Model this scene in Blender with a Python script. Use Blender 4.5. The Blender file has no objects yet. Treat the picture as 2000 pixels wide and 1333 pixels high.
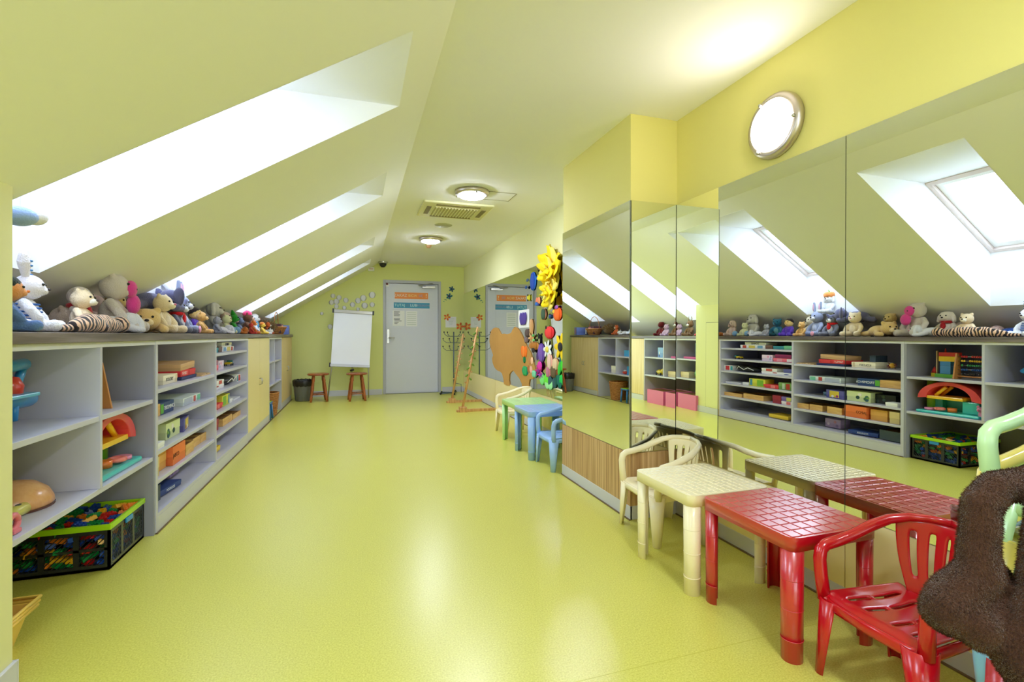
import bpy, bmesh, math, random
from mathutils import Vector, Matrix, Euler
S = bpy.context.scene
COL = S.collection
PI = math.pi
rnd = random.Random(7)

# ------------------------------------------------------------------ camera
PHI = math.atan(303/945.0); CF, SF = math.cos(PHI), math.sin(PHI)
FPX = 945.0; HC = 1.08; HV = 655.0
cd = bpy.data.cameras.new('camera'); cam = bpy.data.objects.new('camera', cd); COL.objects.link(cam)
cd.sensor_width = 36; cd.lens = FPX/2000*36; cd.clip_start = 0.02
cd.shift_y = -(666.5-HV)/2000
cam.location = (0, 0, HC); cam.rotation_euler = (PI/2, 0, -PHI)
S.camera = cam
# ------------------------------------------------------------------ world, exposure
w = bpy.data.worlds.new('sky'); S.world = w; w.use_nodes = True
bg = w.node_tree.nodes['Background']; bg.inputs[0].default_value = (0.66, 0.80, 1.0, 1); bg.inputs[1].default_value = 3.6
S.view_settings.view_transform = 'Standard'; S.view_settings.look = 'None'
S.view_settings.exposure = 2.05; S.view_settings.gamma = 1.0
S.view_settings.use_curve_mapping = False
S.cycles.max_bounces = 14; S.cycles.diffuse_bounces = 7; S.cycles.glossy_bounces = 8
S.cycles.caustics_reflective = False; S.cycles.caustics_refractive = False
S.cycles.sample_clamp_indirect = 12

al = bpy.data.lights.new('rear_fill', 'AREA'); al.shape = 'RECTANGLE'; al.size = 2.6; al.size_y = 1.9; al.energy = 15; al.color = (.70, .83, 1)  # soft fill light added behind the camera, stands in for daylight from the rear
ao = bpy.data.objects.new('rear_fill', al); COL.objects.link(ao); ao.location = (.4, -3.5, 1.25); ao.rotation_euler = (PI/2, 0, 0)
# ------------------------------------------------------------------ measuring helpers (photo pixel + known depth or plane -> metres)
def P(u, v, d):
    Xc = (u-1000)/FPX*d
    return Vector((Xc*CF + d*SF, -Xc*SF + d*CF, HC-(v-HV)*d/FPX))
def on_x(X, u, v):
    t = (u-1000)/FPX; Y = X*(CF-t*SF)/(SF+t*CF); d = X*SF+Y*CF
    return Vector((X, Y, HC-(v-HV)*d/FPX))
def on_y(Y, u, v):
    t = (u-1000)/FPX; X = Y*(SF+t*CF)/(CF-t*SF); d = X*SF+Y*CF
    return Vector((X, Y, HC-(v-HV)*d/FPX))
def YR(u, xv=4.85):            # depth down the room of something seen in the big mirror
    t = (u-1000)/FPX; return xv*(CF-t*SF)/(SF+t*CF)

# ------------------------------------------------------------------ materials
def lin(c):
    return tuple(((x/255)/12.92 if x/255 <= 0.04045 else ((x/255+0.055)/1.055)**2.4) for x in c)
MATS = {}
def mat(name, rgb=(200,200,200), rough=0.5, metal=0.0, spec=0.5, coat=0.0, coat_rough=0.1, sheen=0.0, bump=None, emit=None, vary=None):
    if name in MATS: return MATS[name]
    m = bpy.data.materials.new(name); m.use_nodes = True; nt = m.node_tree; b = nt.nodes['Principled BSDF']
    b.inputs['Base Color'].default_value = (*lin(rgb), 1); b.inputs['Roughness'].default_value = rough
    b.inputs['Metallic'].default_value = metal; b.inputs['Specular IOR Level'].default_value = spec
    if coat: b.inputs['Coat Weight'].default_value = coat; b.inputs['Coat Roughness'].default_value = coat_rough
    if sheen: b.inputs['Sheen Weight'].default_value = sheen; b.inputs['Sheen Roughness'].default_value = 0.5
    if emit: b.inputs['Emission Color'].default_value = (*lin(emit[0]), 1); b.inputs['Emission Strength'].default_value = emit[1]
    if bump or vary:
        tc = nt.nodes.new('ShaderNodeTexCoord')
    if bump:   # (scale, strength, distance)
        n = nt.nodes.new('ShaderNodeTexNoise'); n.inputs['Scale'].default_value = bump[0]; n.inputs['Detail'].default_value = 3
        bp = nt.nodes.new('ShaderNodeBump'); bp.inputs['Strength'].default_value = bump[1]; bp.inputs['Distance'].default_value = bump[2]
        nt.links.new(tc.outputs['Object'], n.inputs['Vector']); nt.links.new(n.outputs['Fac'], bp.inputs['Height'])
        nt.links.new(bp.outputs['Normal'], b.inputs['Normal'])
    if vary:   # (scale, rgb2, lo, hi)
        n = nt.nodes.new('ShaderNodeTexNoise'); n.inputs['Scale'].default_value = vary[0]; n.inputs['Detail'].default_value = 4
        r = nt.nodes.new('ShaderNodeValToRGB'); r.color_ramp.elements[0].position = vary[2]; r.color_ramp.elements[1].position = vary[3]
        r.color_ramp.elements[0].color = (*lin(rgb), 1); r.color_ramp.elements[1].color = (*lin(vary[1]), 1)
        nt.links.new(tc.outputs['Object'], n.inputs['Vector']); nt.links.new(n.outputs['Fac'], r.inputs[0])
        nt.links.new(r.outputs[0], b.inputs['Base Color'])
    MATS[name] = m; return m
def zebra(name, c1, c2, c3, axis_scale, rough=0.45):
    if name in MATS: return MATS[name]
    m = mat(name, c1, rough); nt = m.node_tree; b = nt.nodes['Principled BSDF']
    tc = nt.nodes.new('ShaderNodeTexCoord'); mp = nt.nodes.new('ShaderNodeMapping'); mp.inputs['Scale'].default_value = axis_scale
    n = nt.nodes.new('ShaderNodeTexNoise'); n.inputs['Scale'].default_value = 1; n.inputs['Detail'].default_value = 5; n.inputs['Roughness'].default_value = .6
    r = nt.nodes.new('ShaderNodeValToRGB'); e = r.color_ramp.elements
    e[0].position = .32; e[0].color = (*lin(c2), 1); e[1].position = .68; e[1].color = (*lin(c3), 1)
    x = e.new(.5); x.color = (*lin(c1), 1)
    nt.links.new(tc.outputs['Object'], mp.inputs[0]); nt.links.new(mp.outputs[0], n.inputs['Vector'])
    nt.links.new(n.outputs['Fac'], r.inputs[0]); nt.links.new(r.outputs[0], b.inputs['Base Color'])
    return m

LIME = mat('lime_wall', (228,218,132), .75, bump=(180,.08,.001))
LIME_PALE = mat('pale_lime_wall', (228,227,176), .8, bump=(180,.08,.001))
CEIL = mat('ceiling_paint', (242,242,244), .85)
SLOPE = mat('slope_paint', (240,241,238), .8)
WHITE = mat('white_reveal', (244,245,250), .7)
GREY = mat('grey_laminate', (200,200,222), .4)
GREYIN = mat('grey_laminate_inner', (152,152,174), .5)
EDGE = mat('shelf_edge', (224,226,244), .4)
KICK = mat('grey_baseboard', (205,206,222), .35)
CREAM = mat('cream_laminate', (240,224,168), .35)
TANEDGE = mat('tan_edge', (205,175,125), .5)
ZEB = zebra('zebrano_laminate', (196,158,112), (158,116,76), (222,190,146), (60,60,1.2))
ZEBL = zebra('pale_ash_laminate', (226,200,150), (208,176,124), (238,216,172), (50,50,1.2))
TOPM = zebra('dark_wood_counter', (104,92,92), (74,62,62), (136,124,126), (30,1.5,30), .35)
METAL = mat('brushed_metal', (190,188,186), .3, 1.0)
CHROME = mat('chrome', (220,220,222), .12, 1.0)
BLACK = mat('black_plastic', (26,27,30), .45)
DARK = mat('dark_grey', (62,64,68), .5)

def mirror_mat():
    m = bpy.data.materials.new('mirror_glass'); m.use_nodes = True; b = m.node_tree.nodes['Principled BSDF']
    b.inputs['Base Color'].default_value = (0.89, 0.92, 0.87, 1); b.inputs['Metallic'].default_value = 1; b.inputs['Roughness'].default_value = 0.0
    return m
MIRROR = mirror_mat()
MIRROR_EDGE = mat('mirror_edge', (70,84,78), .3)

def floor_mat():
    m = mat('lime_linoleum', (200,197,70), .33, spec=.5, coat=.3, coat_rough=.27); nt = m.node_tree; b = nt.nodes['Principled BSDF']
    tc = nt.nodes.new('ShaderNodeTexCoord')
    n = nt.nodes.new('ShaderNodeTexNoise'); n.inputs['Scale'].default_value = 170; n.inputs['Detail'].default_value = 3; n.inputs['Roughness'].default_value = .7
    r = nt.nodes.new('ShaderNodeValToRGB'); e = r.color_ramp.elements
    e[0].position = .3; e[0].color = (*lin((190,185,72)), 1); e[1].position = .7; e[1].color = (*lin((224,221,120)), 1)
    x = e.new(.5); x.color = (*lin((209,206,94)), 1)
    n2 = nt.nodes.new('ShaderNodeTexNoise'); n2.inputs['Scale'].default_value = 1.3; n2.inputs['Detail'].default_value = 4
    mp = nt.nodes.new('ShaderNodeMapRange'); mp.inputs[3].default_value = .30; mp.inputs[4].default_value = .36
    nt.links.new(tc.outputs['Object'], n.inputs['Vector']); nt.links.new(tc.outputs['Object'], n2.inputs['Vector'])
    nt.links.new(n.outputs['Fac'], r.inputs[0]); nt.links.new(r.outputs[0], b.inputs['Base Color'])
    nt.links.new(n2.outputs['Fac'], mp.inputs[0]); nt.links.new(mp.outputs[0], b.inputs['Roughness'])
    return m
FLOOR = floor_mat()
def glass_mat():
    m = bpy.data.materials.new('window_glass'); m.use_nodes = True; nt = m.node_tree; nt.nodes.clear()
    o = nt.nodes.new('ShaderNodeOutputMaterial'); a = nt.nodes.new('ShaderNodeBsdfTransparent'); g = nt.nodes.new('ShaderNodeBsdfGlossy')
    g.inputs['Roughness'].default_value = 0.02; x = nt.nodes.new('ShaderNodeMixShader'); x.inputs[0].default_value = .07
    nt.links.new(a.outputs[0], x.inputs[1]); nt.links.new(g.outputs[0], x.inputs[2]); nt.links.new(x.outputs[0], o.inputs[0])
    return m
GLASS = glass_mat()
def plastic(name, rgb): return mat(name, rgb, .28, spec=.5, coat=.25, coat_rough=.15)
def fluff(name, rgb, sc=90): return mat(name, rgb, .95, spec=.1, sheen=.35, bump=(sc*2, .6, .008))

# ------------------------------------------------------------------ mesh builder
class MB:
    def __init__(s): s.v = []; s.f = []; s.sm = []
    def add(s, vs, fs, smooth=False):
        o = len(s.v); s.v += [tuple(x) for x in vs]; s.f += [tuple(i+o for i in q) for q in fs]; s.sm += [smooth]*len(fs); return s
    def box(s, x0, x1, y0, y1, z0, z1, M=None):
        vs = [Vector(p) for p in ((x0,y0,z0),(x1,y0,z0),(x1,y1,z0),(x0,y1,z0),(x0,y0,z1),(x1,y0,z1),(x1,y1,z1),(x0,y1,z1))]
        if M is not None: vs = [M @ p for p in vs]
        return s.add(vs, [(0,3,2,1),(4,5,6,7),(0,1,5,4),(1,2,6,5),(2,3,7,6),(3,0,4,7)])
    def cbox(s, c, sz, M=None):
        return s.box(c[0]-sz[0]/2, c[0]+sz[0]/2, c[1]-sz[1]/2, c[1]+sz[1]/2, c[2]-sz[2]/2, c[2]+sz[2]/2, M)
    def cyl(s, p0, p1, r0, r1=None, n=16, cap=True, smooth=True):
        p0, p1 = Vector(p0), Vector(p1); r1 = r0 if r1 is None else r1
        d = (p1-p0).normalized(); a = d.orthogonal().normalized(); b = d.cross(a)
        vs = [p0+(a*math.cos(2*PI*i/n)+b*math.sin(2*PI*i/n))*r0 for i in range(n)]+[p1+(a*math.cos(2*PI*i/n)+b*math.sin(2*PI*i/n))*r1 for i in range(n)]
        s.add(vs, [(i,(i+1)%n,n+(i+1)%n,n+i) for i in range(n)], smooth)
        if cap: o = len(s.v)-2*n; s.f += [tuple(o+i for i in reversed(range(n))), tuple(o+n+i for i in range(n))]; s.sm += [False]*2
        return s
    def tube(s, pts, r, n=8, ry=None, up=None, cap=True):
        pts = [Vector(p) for p in pts]; rs = r if isinstance(r, (list,tuple)) else [r]*len(pts); k = len(pts)
        rys = rs if ry is None else (ry if isinstance(ry, (list,tuple)) else [ry]*k)
        vs = []; a = None
        for i, p in enumerate(pts):
            d = (pts[min(i+1,k-1)]-pts[max(i-1,0)]).normalized()
            if up is not None: a = Vector(up).cross(d).normalized()
            elif a is None: a = d.orthogonal().normalized()
            else: a = (a-d*a.dot(d)).normalized()
            b = d.cross(a)
            for j in range(n):
                t = 2*PI*(j+.5)/n; vs.append(p+a*math.cos(t)*rs[i]+b*math.sin(t)*rys[i])
        fs = [(i*n+j, i*n+(j+1)%n, (i+1)*n+(j+1)%n, (i+1)*n+j) for i in range(k-1) for j in range(n)]
        s.add(vs, fs, True)
        if cap: o = len(s.v)-k*n; s.f += [tuple(o+j for j in reversed(range(n))), tuple(o+(k-1)*n+j for j in range(n))]; s.sm += [False]*2
        return s
    def ell(s, c, r, nu=14, nv=9, M=None):
        c = Vector(c); r = (r,r,r) if isinstance(r,(int,float)) else r
        vs = [Vector((0,0,-r[2]))]+[Vector((r[0]*math.cos(2*PI*i/nu)*math.sin(PI*j/nv), r[1]*math.sin(2*PI*i/nu)*math.sin(PI*j/nv), -r[2]*math.cos(PI*j/nv))) for j in range(1,nv) for i in range(nu)]+[Vector((0,0,r[2]))]
        if M is not None: vs = [M @ p for p in vs]
        vs = [p+c for p in vs]; L = len(vs)-1
        fs = [(0,1+(i+1)%nu,1+i) for i in range(nu)]
        for j in range(nv-2): fs += [(1+j*nu+i, 1+j*nu+(i+1)%nu, 1+(j+1)*nu+(i+1)%nu, 1+(j+1)*nu+i) for i in range(nu)]
        o = 1+(nv-2)*nu; fs += [(L, o+i, o+(i+1)%nu) for i in range(nu)]
        return s.add(vs, fs, True)
    def chain(s, pts, rs, step=.5):
        pts = [Vector(p) for p in pts]
        for i in range(len(pts)-1):
            L = (pts[i+1]-pts[i]).length; k = max(1, int(L/(min(rs[i],rs[i+1])*step)))
            for j in range(k+1):
                t = j/k; s.ell(pts[i].lerp(pts[i+1], t), rs[i]*(1-t)+rs[i+1]*t, 10, 7)
        return s
    def lathe(s, prof, n=24, c=(0,0,0), M=None):
        vs = [Vector((r*math.cos(2*PI*i/n), r*math.sin(2*PI*i/n), z)) for r, z in prof for i in range(n)]
        if M is not None: vs = [M @ p for p in vs]
        vs = [p+Vector(c) for p in vs]
        return s.add(vs, [(j*n+i, j*n+(i+1)%n, (j+1)*n+(i+1)%n, (j+1)*n+i) for j in range(len(prof)-1) for i in range(n)], True)
    def prism(s, poly, f0, f1, smooth=False):
        n = len(poly); vs = [Vector(f0(p)) for p in poly]+[Vector(f1(p)) for p in poly]
        return s.add(vs, [(i,(i+1)%n,n+(i+1)%n,n+i) for i in range(n)]+[tuple(reversed(range(n))), tuple(n+i for i in range(n))], smooth)
    def obj(s, name, m, parent=None, bevel=0, seg=2, remesh=0, disp=0, solid=0, subsurf=0, loc=None):
        me = bpy.data.meshes.new(name); me.from_pydata(s.v, [], s.f); me.update()
        me.polygons.foreach_set('use_smooth', s.sm)
        if isinstance(m, (list,tuple)):
            for x in m: me.materials.append(x)
        else: me.materials.append(m)
        o = bpy.data.objects.new(name, me); COL.objects.link(o)
        if parent is not None: o.parent = parent
        if loc is not None: o.location = loc
        if remesh:
            r = o.modifiers.new('r','REMESH'); r.mode = 'VOXEL'; r.voxel_size = remesh; r.use_smooth_shade = True
            q = o.modifiers.new('s','SMOOTH'); q.iterations = 4; q.factor = .6
        if disp:
            tx = bpy.data.textures.get('fluff_clouds') or bpy.data.textures.new('fluff_clouds','CLOUDS'); tx.noise_scale = .03
            d = o.modifiers.new('d','DISPLACE'); d.texture = tx; d.strength = disp; d.texture_coords = 'LOCAL'
        if solid: q = o.modifiers.new('t','SOLIDIFY'); q.thickness = solid; q.offset = 0
        if bevel:
            b = o.modifiers.new('b','BEVEL'); b.width = bevel; b.segments = seg; b.limit_method = 'ANGLE'; b.angle_limit = math.radians(50)
        if subsurf: q = o.modifiers.new('u','SUBSURF'); q.levels = subsurf; q.render_levels = subsurf
        return o
def recalc(o):
    bm = bmesh.new(); bm.from_mesh(o.data); bmesh.ops.recalc_face_normals(bm, faces=bm.faces); bm.to_mesh(o.data); bm.free(); return o
def B(name, m, parent, *b, bevel=0):
    mb = MB(); mb.box(*b); return mb.obj(name, m, parent, bevel=bevel)
def thing(name, label, cat, loc=(0,0,0), rz=0, group=None):
    o = bpy.data.objects.new(name, None); COL.objects.link(o); o.location = loc; o.rotation_euler = (0,0,rz); o.empty_display_size = .05
    o['label'] = label; o['category'] = cat
    if group: o['group'] = group
    return o
def tag(o, label, cat, group=None):
    o['label'] = label; o['category'] = cat
    if group: o['group'] = group
    return o
def st(o): o['kind'] = 'structure'; return o
def struct_empty(name):
    o = bpy.data.objects.new(name, None); COL.objects.link(o); o['kind'] = 'structure'; o.empty_display_size = .05; return o
def text(name, s, size, m, M, parent=None, align='CENTER', ext=.0006):
    c = bpy.data.curves.new(name, 'FONT'); c.body = s; c.size = size; c.align_x = align; c.align_y = 'CENTER'; c.extrude = ext
    o = bpy.data.objects.new(name, c); COL.objects.link(o); bpy.context.view_layer.update()
    me = bpy.data.meshes.new_from_object(o); bpy.data.objects.remove(o)
    me.materials.clear(); me.materials.append(m); me.transform(M)
    o = bpy.data.objects.new(name, me); COL.objects.link(o)
    if parent is not None: o.parent = parent
    return o
# text frames: facing the camera side of the end wall (-Y) and facing out of the left cabinets (+X)
M_FACE_NEGY = Matrix(((1,0,0,0),(0,0,-1,0),(0,1,0,0),(0,0,0,1)))
M_FACE_POSX = Matrix(((0,0,1,0),(1,0,0,0),(0,1,0,0),(0,0,0,1)))
M_FACE_NEGX = Matrix(((0,0,-1,0),(-1,0,0,0),(0,1,0,0),(0,0,0,1)))

# ================================================================== ROOM
ZC = 2.38; XE = .367; SL = .62; YB, YE = -3.6, 9.1; XK = -1.70
XM, XCOL, XF = 1.85, 1.53, 1.95; Y0C, Y1C = 2.49, 3.46
def zs(x): return ZC-SL*(XE-x)
mb = MB(); mb.box(XK-.1, XF+.15, YB, YE+.1, -.06, 0); FL_ = st(mb.obj('floor', FLOOR)); SEAM = mat('seam', (197,193,80), .45); B('seam', SEAM, FL_, XK, XM-.02, 1.372, 1.3745, 0, .0004)
# seams in the linoleum
mb = MB(); mb.box(XE, XF+.15, YB-.1, YE+.1, ZC, ZC+.08); st(mb.obj('ceiling', CEIL))
WIN = [(-3.2,-2.6),(-1.54,-.92),(.2,.84),(1.94,2.60),(3.68,4.31),(6.14,6.76),(7.93,8.45)]
XT, XBt = .212, -1.30; DV = .45
ys = [YB-.1]+[y for a in WIN for y in a]+[YE+.1]; xs = [XK-.1, XBt, XT, XE]
mb = MB()
for i in range(len(ys)-1):
    for j in range(3):
        if j == 1 and i % 2 == 1: continue
        a, b = xs[j], xs[j+1]
        mb.add([(a,ys[i],zs(a)),(a,ys[i+1],zs(a)),(b,ys[i+1],zs(b)),(b,ys[i],zs(b))], [(0,1,2,3)])
st(mb.obj('wall_slope', SLOPE))
xw = XE-(ZC+DV-zs(XT))/SL     # window plane meets the flat top reveal here
FRAMEM = mat('window_frame', (222,208,204), .5); FRAME_IN = mat('window_sash_white', (240,240,240), .4)
for i, (y0, y1) in enumerate(WIN):
    r = struct_empty('window_%d' % (i+1))
    q = MB().add([(XT,y0,zs(XT)),(XT,y1,zs(XT)),(xw,y1,zs(XT)),(xw,y0,zs(XT))], [(0,1,2,3)]).obj('reveal', WHITE, r, solid=.004)
    q = MB().add([(XBt,y0,zs(XBt)),(XBt,y1,zs(XBt)),(XBt,y1,zs(XBt)+DV),(XBt,y0,zs(XBt)+DV)], [(0,1,2,3)]).obj('reveal', WHITE, r, solid=.004)
    for y in (y0, y1):
        MB().add([(XT,y,zs(XT)),(xw,y,zs(XT)),(XBt,y,zs(XBt)+DV),(XBt,y,zs(XBt))], [(0,1,2,3)]).obj('reveal', WHITE, r, solid=.004)
    d = Vector((xw-XBt, 0, (xw-XBt)*SL)); L = d.length; d.normalize(); nrm = Vector((-d.z, 0, d.x))
    M = Matrix.Translation((XBt, y0, zs(XBt)+DV)) @ Matrix(((d.x,0,nrm.x,0),(0,1,0,0),(d.z,0,nrm.z,0),(0,0,0,1)))
    W = y1-y0; fr = MB()
    for a in ((0,L,0,.035),(0,L,W-.035,W),(0,.035,.035,W-.035),(L-.035,L,.035,W-.035)): fr.box(a[0],a[1],a[2],a[3],-.012,.09,M)
    fr.obj('window_frame', FRAMEM, r)
    fr = MB()
    for a in ((.037,L-.037,.037,.08),(.037,L-.037,W-.08,W-.037),(.037,.085,.08,W-.08),(L-.085,L-.037,.08,W-.08)): fr.box(a[0],a[1],a[2],a[3],.012,.07,M)
    fr.obj('sash', FRAME_IN, r)
    MB().box(.08,L-.08,.07,W-.07,.04,.046,M).obj('pane', GLASS, r)
    ld = bpy.data.lights.new('sky_portal', 'AREA'); ld.shape = 'RECTANGLE'; ld.size = L; ld.size_y = W; ld.cycles.is_portal = True
    lo = bpy.data.objects.new('sky_portal', ld); COL.objects.link(lo)
    lo.matrix_world = M @ Matrix.Translation((L/2, W/2, .12)); lo.parent = None
# walls
def wall(name, m, *b): return st(B(name, m, None, *b))
wall('wall_left', LIME_PALE, XK-.1, XK, YB, YE, 0, zs(XK)+.06)
def endwall(name, y0, y1, m):
    e = .10
    poly = [(XK-.1,0),(XF+.15,0),(XF+.15,ZC+.05),(XE,ZC+.05),(XK-.1,zs(XK-.1)+.05)]
    mb = MB()
    if name == 'wall_end':      # with the door opening
        a, b, h = .453, 1.509, 2.09
        for pl in ([(XK-.1,0),(a,0),(a,h),(a,ZC+.05),(XE,ZC+.05),(XK-.1,zs(XK-.1)+.05)], [(b,0),(XF+.15,0),(XF+.15,ZC+.05),(b,ZC+.05),(b,h)], [(a,h),(b,h),(b,ZC+.05),(a,ZC+.05)]):
            mb.prism(pl, lambda p: (p[0],y0,p[1]), lambda p: (p[0],y1,p[1]))
    else: mb.prism(poly, lambda p: (p[0],y0,p[1]), lambda p: (p[0],y1,p[1]))
    return st(recalc(mb.obj(name, m)))
LIME_END = mat('lime_end_wall', (222,226,150), .75)
endwall('wall_end', YE, YE+.1, LIME_END); endwall('wall_back', YB-.1, YB, LIME)
wall('wall_right', LIME, XM, XM+.12, YB, Y0C+.02, 0, ZC+.05)
wall('wall_column', LIME, XCOL, XF+.05, Y0C, Y1C, 0, ZC+.02)
wall('wall_right_far', LIME_PALE, XF, XF+.12, Y1C-.02, YE, 0, ZC+.05)
# pier on the left in front of the shelves, with a flush closet door
mb = MB(); mb.prism([(XK,0),(-1.0,0),(-1.0,zs(-1.0)+.02),(XK,zs(XK)+.02)], lambda p: (p[0],-1.03,p[1]), lambda p: (p[0],1.87,p[1])); st(recalc(mb.obj('wall_pier', LIME_PALE)))
d3 = struct_empty('door_2'); B('door_leaf', LIME_PALE, d3, -1.0, -.992, -.80, .0, .09, 1.28, bevel=.002)
for b in ((-1.0,-.996,-.806,-.801,.085,1.286),(-1.0,-.996,.001,.006,.085,1.286),(-1.0,-.996,-.801,.001,1.281,1.286)): B('gap', DARK, d3, *b)
# baseboards
for nm, b in (('baseboard_pier',(-1.0,-.988,-1.03,1.87,0,.085)),('baseboard_pier_end',(-1.7,-.988,1.87,1.878,0,.085)),
              ('baseboard_right',(XM-.014,XM,YB,Y0C-.002,0,.08)),('baseboard_column',(XCOL-.014,XCOL,Y0C-.014,Y1C,0,.08)),('baseboard_column_side',(XCOL-.012,XM-.015,Y0C-.014,Y0C,0,.08)),
              ('baseboard_right_far',(XF-.014,XF,Y1C+.001,YE,0,.08)),('baseboard_end_left',(-1.0,.44,YE-.014,YE,0,.10)),('baseboard_end_right',(1.53,XF-.015,YE-.014,YE,0,.10)),
              ('baseboard_back',(XK,XM-.02,YB,YB+.014,0,.10))):
    st(B(nm, KICK, None, *b, bevel=.002))
GAP = mat('floor_joint', (112,92,66), .7)
for nm, b in (('trim_1',(XM-.022,XM-.013,YB,Y0C-.002,0,.006)),('trim_2',(XCOL-.022,XCOL-.013,Y0C-.02,Y1C,0,.006)),('trim_3',(XF-.022,XF-.013,Y1C,YE,0,.006))): st(B(nm, GAP, None, *b))
# panels under the mirrors
def wpanel(label, m, *b):
    o = B('wall_panel', m, None, *b, bevel=.001); tag(o, label, 'panel')
PX = .012
wpanel('cream laminate panel under the big mirror beside the red table', CREAM, XM-PX, XM-.0005, -1.0, 1.419, .08, .375)
wpanel('cream laminate panel under the mirror beside the cream table', CREAM, XM-PX, XM-.0005, 1.423, Y0C-.016, .08, .375)
wpanel('striped wood panel on the long face of the column below its mirror', ZEB, XCOL-PX, XCOL-.0005, Y0C-PX, Y1C, .08, .388)
wpanel('striped wood panel on the narrow face of the column behind the cream chair', ZEB, XCOL+.0005, XM-PX, Y0C-PX, Y0C-.0005, .08, .388)
wpanel('cream laminate panel under the far mirror nearest the column', CREAM, XF-PX, XF-.0005, Y1C+.002, 4.676, .08, .42)
wpanel('cream laminate panel under the camel mirror', CREAM, XF-PX, XF-.0005, 4.684, 6.836, .08, .42)
wpanel('cream laminate panel under the mirror next to the end wall', CREAM, XF-PX, XF-.0005, 6.844, YE-.016, .08, .42)
# mirrors
def mirror(label, y0, y1, z0, z1, xw_, tilt=0.0):
    o = MB().box(-.003,.003,y0,y1,0,z1-z0).obj('wall_mirror', [MIRROR_EDGE, MIRROR]); o.data.polygons[5].material_index = 1
    o.location = (xw_-.0045-(z1-z0)*math.sin(tilt), 0, z0); o.rotation_euler = (0, tilt, 0); tag(o, label, 'mirror'); return o
TL = math.radians(.25)
mirror('tall wall mirror behind the red table and red chair', -.6, 1.4175, .378, 1.87, XM, TL)
mirror('tall wall mirror between the column and the mirror joint, behind the cream table', 1.4205, Y0C-.008, .378, 1.87, XM, TL)
mirror('mirror on the long face of the column above striped wood', Y0C-.002, Y1C, .392, 1.87, XCOL, math.radians(.08))
o = MB().box(0,XM-XCOL-.006,-.003,.003,.392,1.87).obj('wall_mirror', [MIRROR_EDGE, MIRROR]); o.data.polygons[2].material_index = 1
o.location = (XCOL+.001, Y0C-.0045, 0); o.rotation_euler = (0,0,math.radians(.55)); tag(o, 'narrow mirror on the near end face of the column', 'mirror')
mirror('far wall mirror directly behind the green and blue tables with the sunflower', Y1C+.002, 4.678, .423, 1.87, XF)
mirror('far wall mirror carrying the brown camel cut-out', 4.682, 6.838, .423, 1.87, XF)
mirror('far wall mirror at the corner by the coat stand', 6.842, YE-.004, .423, 1.87, XF)

# end wall door
DOOR = mat('grey_door', (214,217,236), .4); FRM = mat('door_frame', (182,184,200), .4)
dr = struct_empty('door_1')
for b in ((.453,.50,YE-.01,YE+.09,0,2.09),(1.462,1.509,YE-.01,YE+.09,0,2.09),(.50,1.462,YE-.01,YE+.09,2.035,2.09)): B('door_frame', FRM, dr, *b, bevel=.003)
B('door_leaf', DOOR, dr, .503, 1.459, YE+.03, YE+.075, .01, 2.03, bevel=.003)
h = MB(); h.cbox((.545,YE+.025,1.06),(.045,.01,.26)); h.obj('lock_plate', METAL, dr, bevel=.003)
h = MB(); h.cyl((.55,YE+.02,1.03),(.55,YE-.03,1.03),.009); h.cyl((.55,YE-.03,1.03),(.66,YE-.035,1.03),.008); h.obj('door_handle', METAL, dr)
h = MB(); h.box(1.16,1.40,YE-.02,YE+.03,1.955,2.0); h.obj('door_closer', METAL, dr, bevel=.004)
h = MB(); h.tube([(1.22,YE-.03,1.99),(1.08,YE-.09,2.0),(1.36,YE-.02,2.05)], .006); h.obj('closer_arm', METAL, dr)
B('light_block', FRM, dr, .40, 1.56, YE+.101, YE+.12, -.02, 2.2); B('threshold', mat('threshold_grey',(150,152,140),.5), dr, .50, 1.462, YE, YE+.09, 0, .009)  # unseen slab added behind the door so no light leaks under it
# banners and papers on the door
def banner(label, x0, x1, z0, z1, rgb, words, rz=0):
    t = thing('banner', label, 'sign', ((x0+x1)/2, YE+.028, (z0+z1)/2))
    MB().cbox((0,0,0),(x1-x0,.002,z1-z0)).obj('sheet', mat('banner_%d_%d_%d'%rgb, rgb, .5), t)
    for (s, dx, c, sz) in words: text('lettering', s, sz, mat('ink_%d_%d_%d'%c, c, .6), Matrix.Translation((dx,-.002,0)) @ M_FACE_NEGY, t)
    return t
def px_end(u, v): return on_y(YE+.03, u, v)
a, b = px_end(771,571), px_end(836,585)
banner('orange banner with white lettering, upper of the two on the grey door', a.x, b.x, b.z, a.z, (240,142,62),
       [('ZAKAZ', -.20, (255,240,235), .072), ('BICIA', .02, (250,225,150), .066), ('SIĘ', .17, (190,170,190), .062), ('!', .27, (255,250,225), .10)])
a, b = px_end(769,591), px_end(839,603)
banner('blue banner with pale lettering, lower of the two on the grey door', a.x, b.x, b.z, a.z, (58,150,196),
       [('TUTAJ', -.22, (200,235,240), .068), ('SIĘ', -.075, (110,130,170), .055), ('LUBI', .035, (225,245,250), .066), ('KOLEGÓW', .215, (170,150,190), .046)])
PAPER = mat('white_paper', (240,240,246), .7); INK = mat('grey_ink', (112,112,132), .8)
def notice(label, u0, v0, u1, v1, lines, faint=False, Y=None):
    Y = Y or YE+.028
    a, b = on_y(Y,u0,v0), on_y(Y,u1,v1); t = thing('notice', label, 'paper', ((a.x+b.x)/2, Y, (a.z+b.z)/2)); W, H = b.x-a.x, a.z-b.z
    MB().cbox((0,0,0),(W,.002,H)).obj('sheet', PAPER, t)
    mb = MB()
    for (fz, x0, x1) in lines: mb.box(-W/2+W*x0, -W/2+W*x1, -.0022, -.001, H/2-H*fz-.007, H/2-H*fz+.004)
    mb.obj('text_lines', mat('faint_ink',(196,206,204),.8) if faint else INK, t)
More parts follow.
